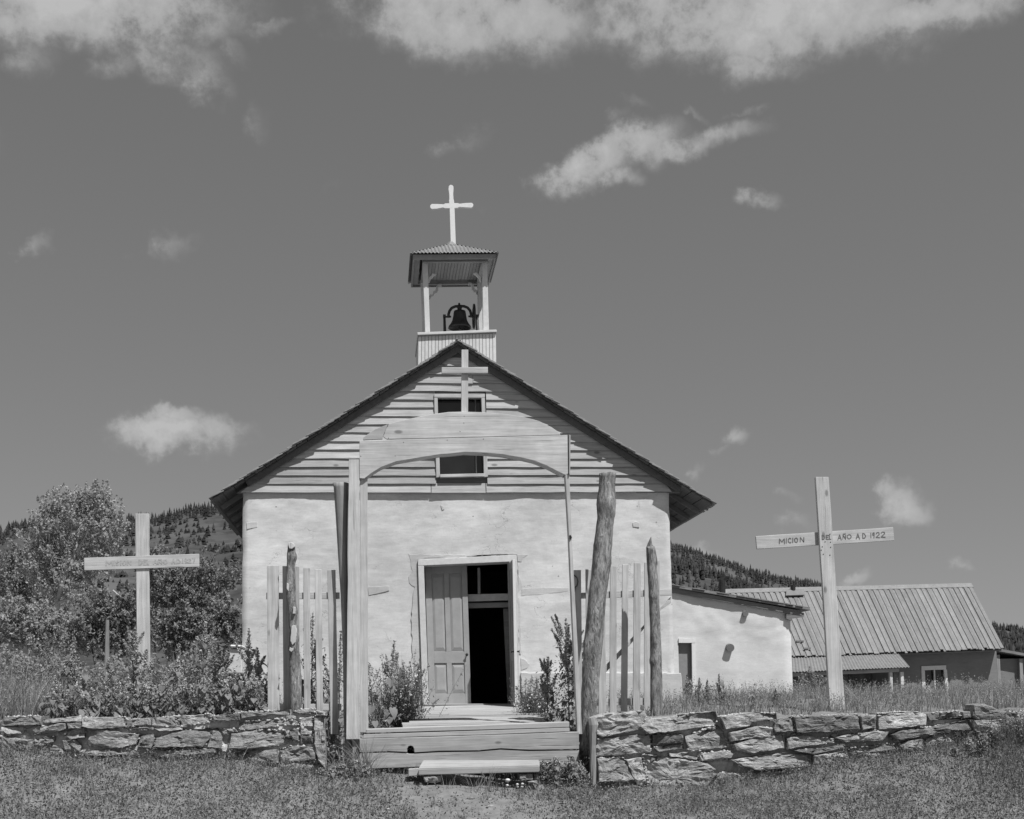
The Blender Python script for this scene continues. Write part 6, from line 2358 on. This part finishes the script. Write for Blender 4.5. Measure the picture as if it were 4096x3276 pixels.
tree('leafy_bush', 'dark leafy bush low between the cross and the church', 36,
     [(1020, 1090, 110, 120), (1180, 1050, 110, 110), (1330, 1040, 100, 90), (1460, 960, 90, 70), (1500, 1100, 70, 90), (1240, 1180, 140, 80)],
     [(((1180, 1300), (1180, 1150), (1200, 1020)), .05, .012), (((1180, 1300), (1100, 1150), (1050, 1040)), .04, .01), (((1180, 1300), (1340, 1120), (1440, 980)), .04, .01)],
     250, 46, .05, 'bush', base=(1180, 1300), cat='bush', spread=.17)
tree('leafy_bush', 'spreading bush left of the faded cross upright', 38,
     [(600, 900, 110, 90), (560, 1020, 130, 90), (720, 1000, 110, 110), (480, 1130, 120, 90), (650, 1160, 140, 100), (780, 1120, 90, 110), (820, 900, 70, 100)],
     [(((640, 1300), (630, 1150), (610, 930)), .05, .012), (((640, 1300), (720, 1120), (780, 960)), .04, .01), (((640, 1300), (540, 1150), (480, 1040)), .04, .01)],
     260, 46, .052, 'bush', base=(640, 1300), cat='bush', spread=.18)
tree('leafy_bush', 'pale leafy bush at the far left edge under the cottonwood', 40,
     [(60, 1080, 120, 110), (200, 1060, 110, 90), (330, 1080, 110, 90), (120, 960, 90, 60), (-60, 1000, 110, 140), (250, 1180, 160, 80)],
     [(((180, 1300), (170, 1150), (140, 980)), .05, .012), (((180, 1300), (260, 1120), (330, 1040)), .04, .01)],
     260, 46, .055, 'tree', base=(180, 1300), cat='bush', spread=.18)
tree('leafy_bush', 'dark brush behind the cottonwood at the left edge', 62,
     [(60, 700, 130, 160), (180, 820, 150, 120), (-80, 800, 150, 200), (330, 900, 160, 110), (20, 560, 90, 60)],
     [(((120, 1200), (110, 900), (80, 700)), .07, .015), (((120, 1200), (220, 950), (320, 860)), .06, .015)],
     240, 56, .07, 'bush', base=(120, 1200), cat='bush', spread=.3)
tree('leafy_bush', 'dark bush in front of the farmhouse porch', 42,
     [(1130, 1010, 60, 55), (1090, 1040, 50, 40), (1180, 1040, 40, 40)],
     [(((1120, 1100), (1125, 1060), (1130, 1000)), .03, .01)], 70, 60, .04, 'bush', crop='Z3', base=(1120, 1100), cat='bush', spread=.14)
s0 = A('Y8', 632, 1430, 25.0)
s1 = A('Y8', 654, 1000, 25.0)
zz = gz(s0.x, 25)
tag(MB().tube([(s0.x, 25, zz - .1), ((s0.x + s1.x) / 2 + .02, 25.02, (zz + s1.z) / 2), (s1.x, 25, s1.z)], [.055, .05, .035], 9, True, .1).build('fence_stake', 'grey_z'), 'thin bare stake standing in the bushes left of the faded cross', 'stake')
bb = thing('broken_boards', 'pale broken boards lying in weeds left of the faded cross', 'boards', (A('Y8', 590, 1560, 19.2).x, 19.2, 1.33))
for pts in (((600, 1600), (640, 1600), (628, 1440), (606, 1440)), ((540, 1610), (560, 1600), (515, 1470), (500, 1480))):
    MB().prism(px_poly('Y8', pts, 19.2), 19.2, 19.23).build('board', 'new_z', bb)
# ------------------------------------------------------------------ end
# undergrowth that fills the gap between the weeds and the trees
def thicket(label, x0, x1, y0, y1, n, hmax, size, mat):
    X = R.uniform(x0, x1, n)
    Y = R.uniform(y0, y1, n)
    h = np.array([.55 + .6 * noise.noise(Vector((a * .6, b * .5, 2))) + .25 * noise.noise(Vector((a * 2.1, b * 2, 5))) for a, b in zip(X, Y)])
    Z = ground_z(X, Y) + np.clip(h, .15, 1.3) * hmax * R.uniform(.02, 1, n) ** .7
    V, Q = leafquads(np.stack([X, Y, Z], 1), R.uniform(.6, 1.2, n) * size, .5, .2)
    o = npmesh('undergrowth', V, Q, mat, shade=np.repeat(np.clip(R.normal(.5, .2, n), 0, 1), 4))
    return tag(o, label, 'undergrowth', kind='stuff')


xa_, xb_ = A('Y8', -60, 1300, 31).x, A('Y8', 1570, 1300, 31).x
thicket('dark mixed undergrowth below the trees at left', xa_ - 5, xb_, 29, 34.5, 76000, 1.9, .05, 'bush')
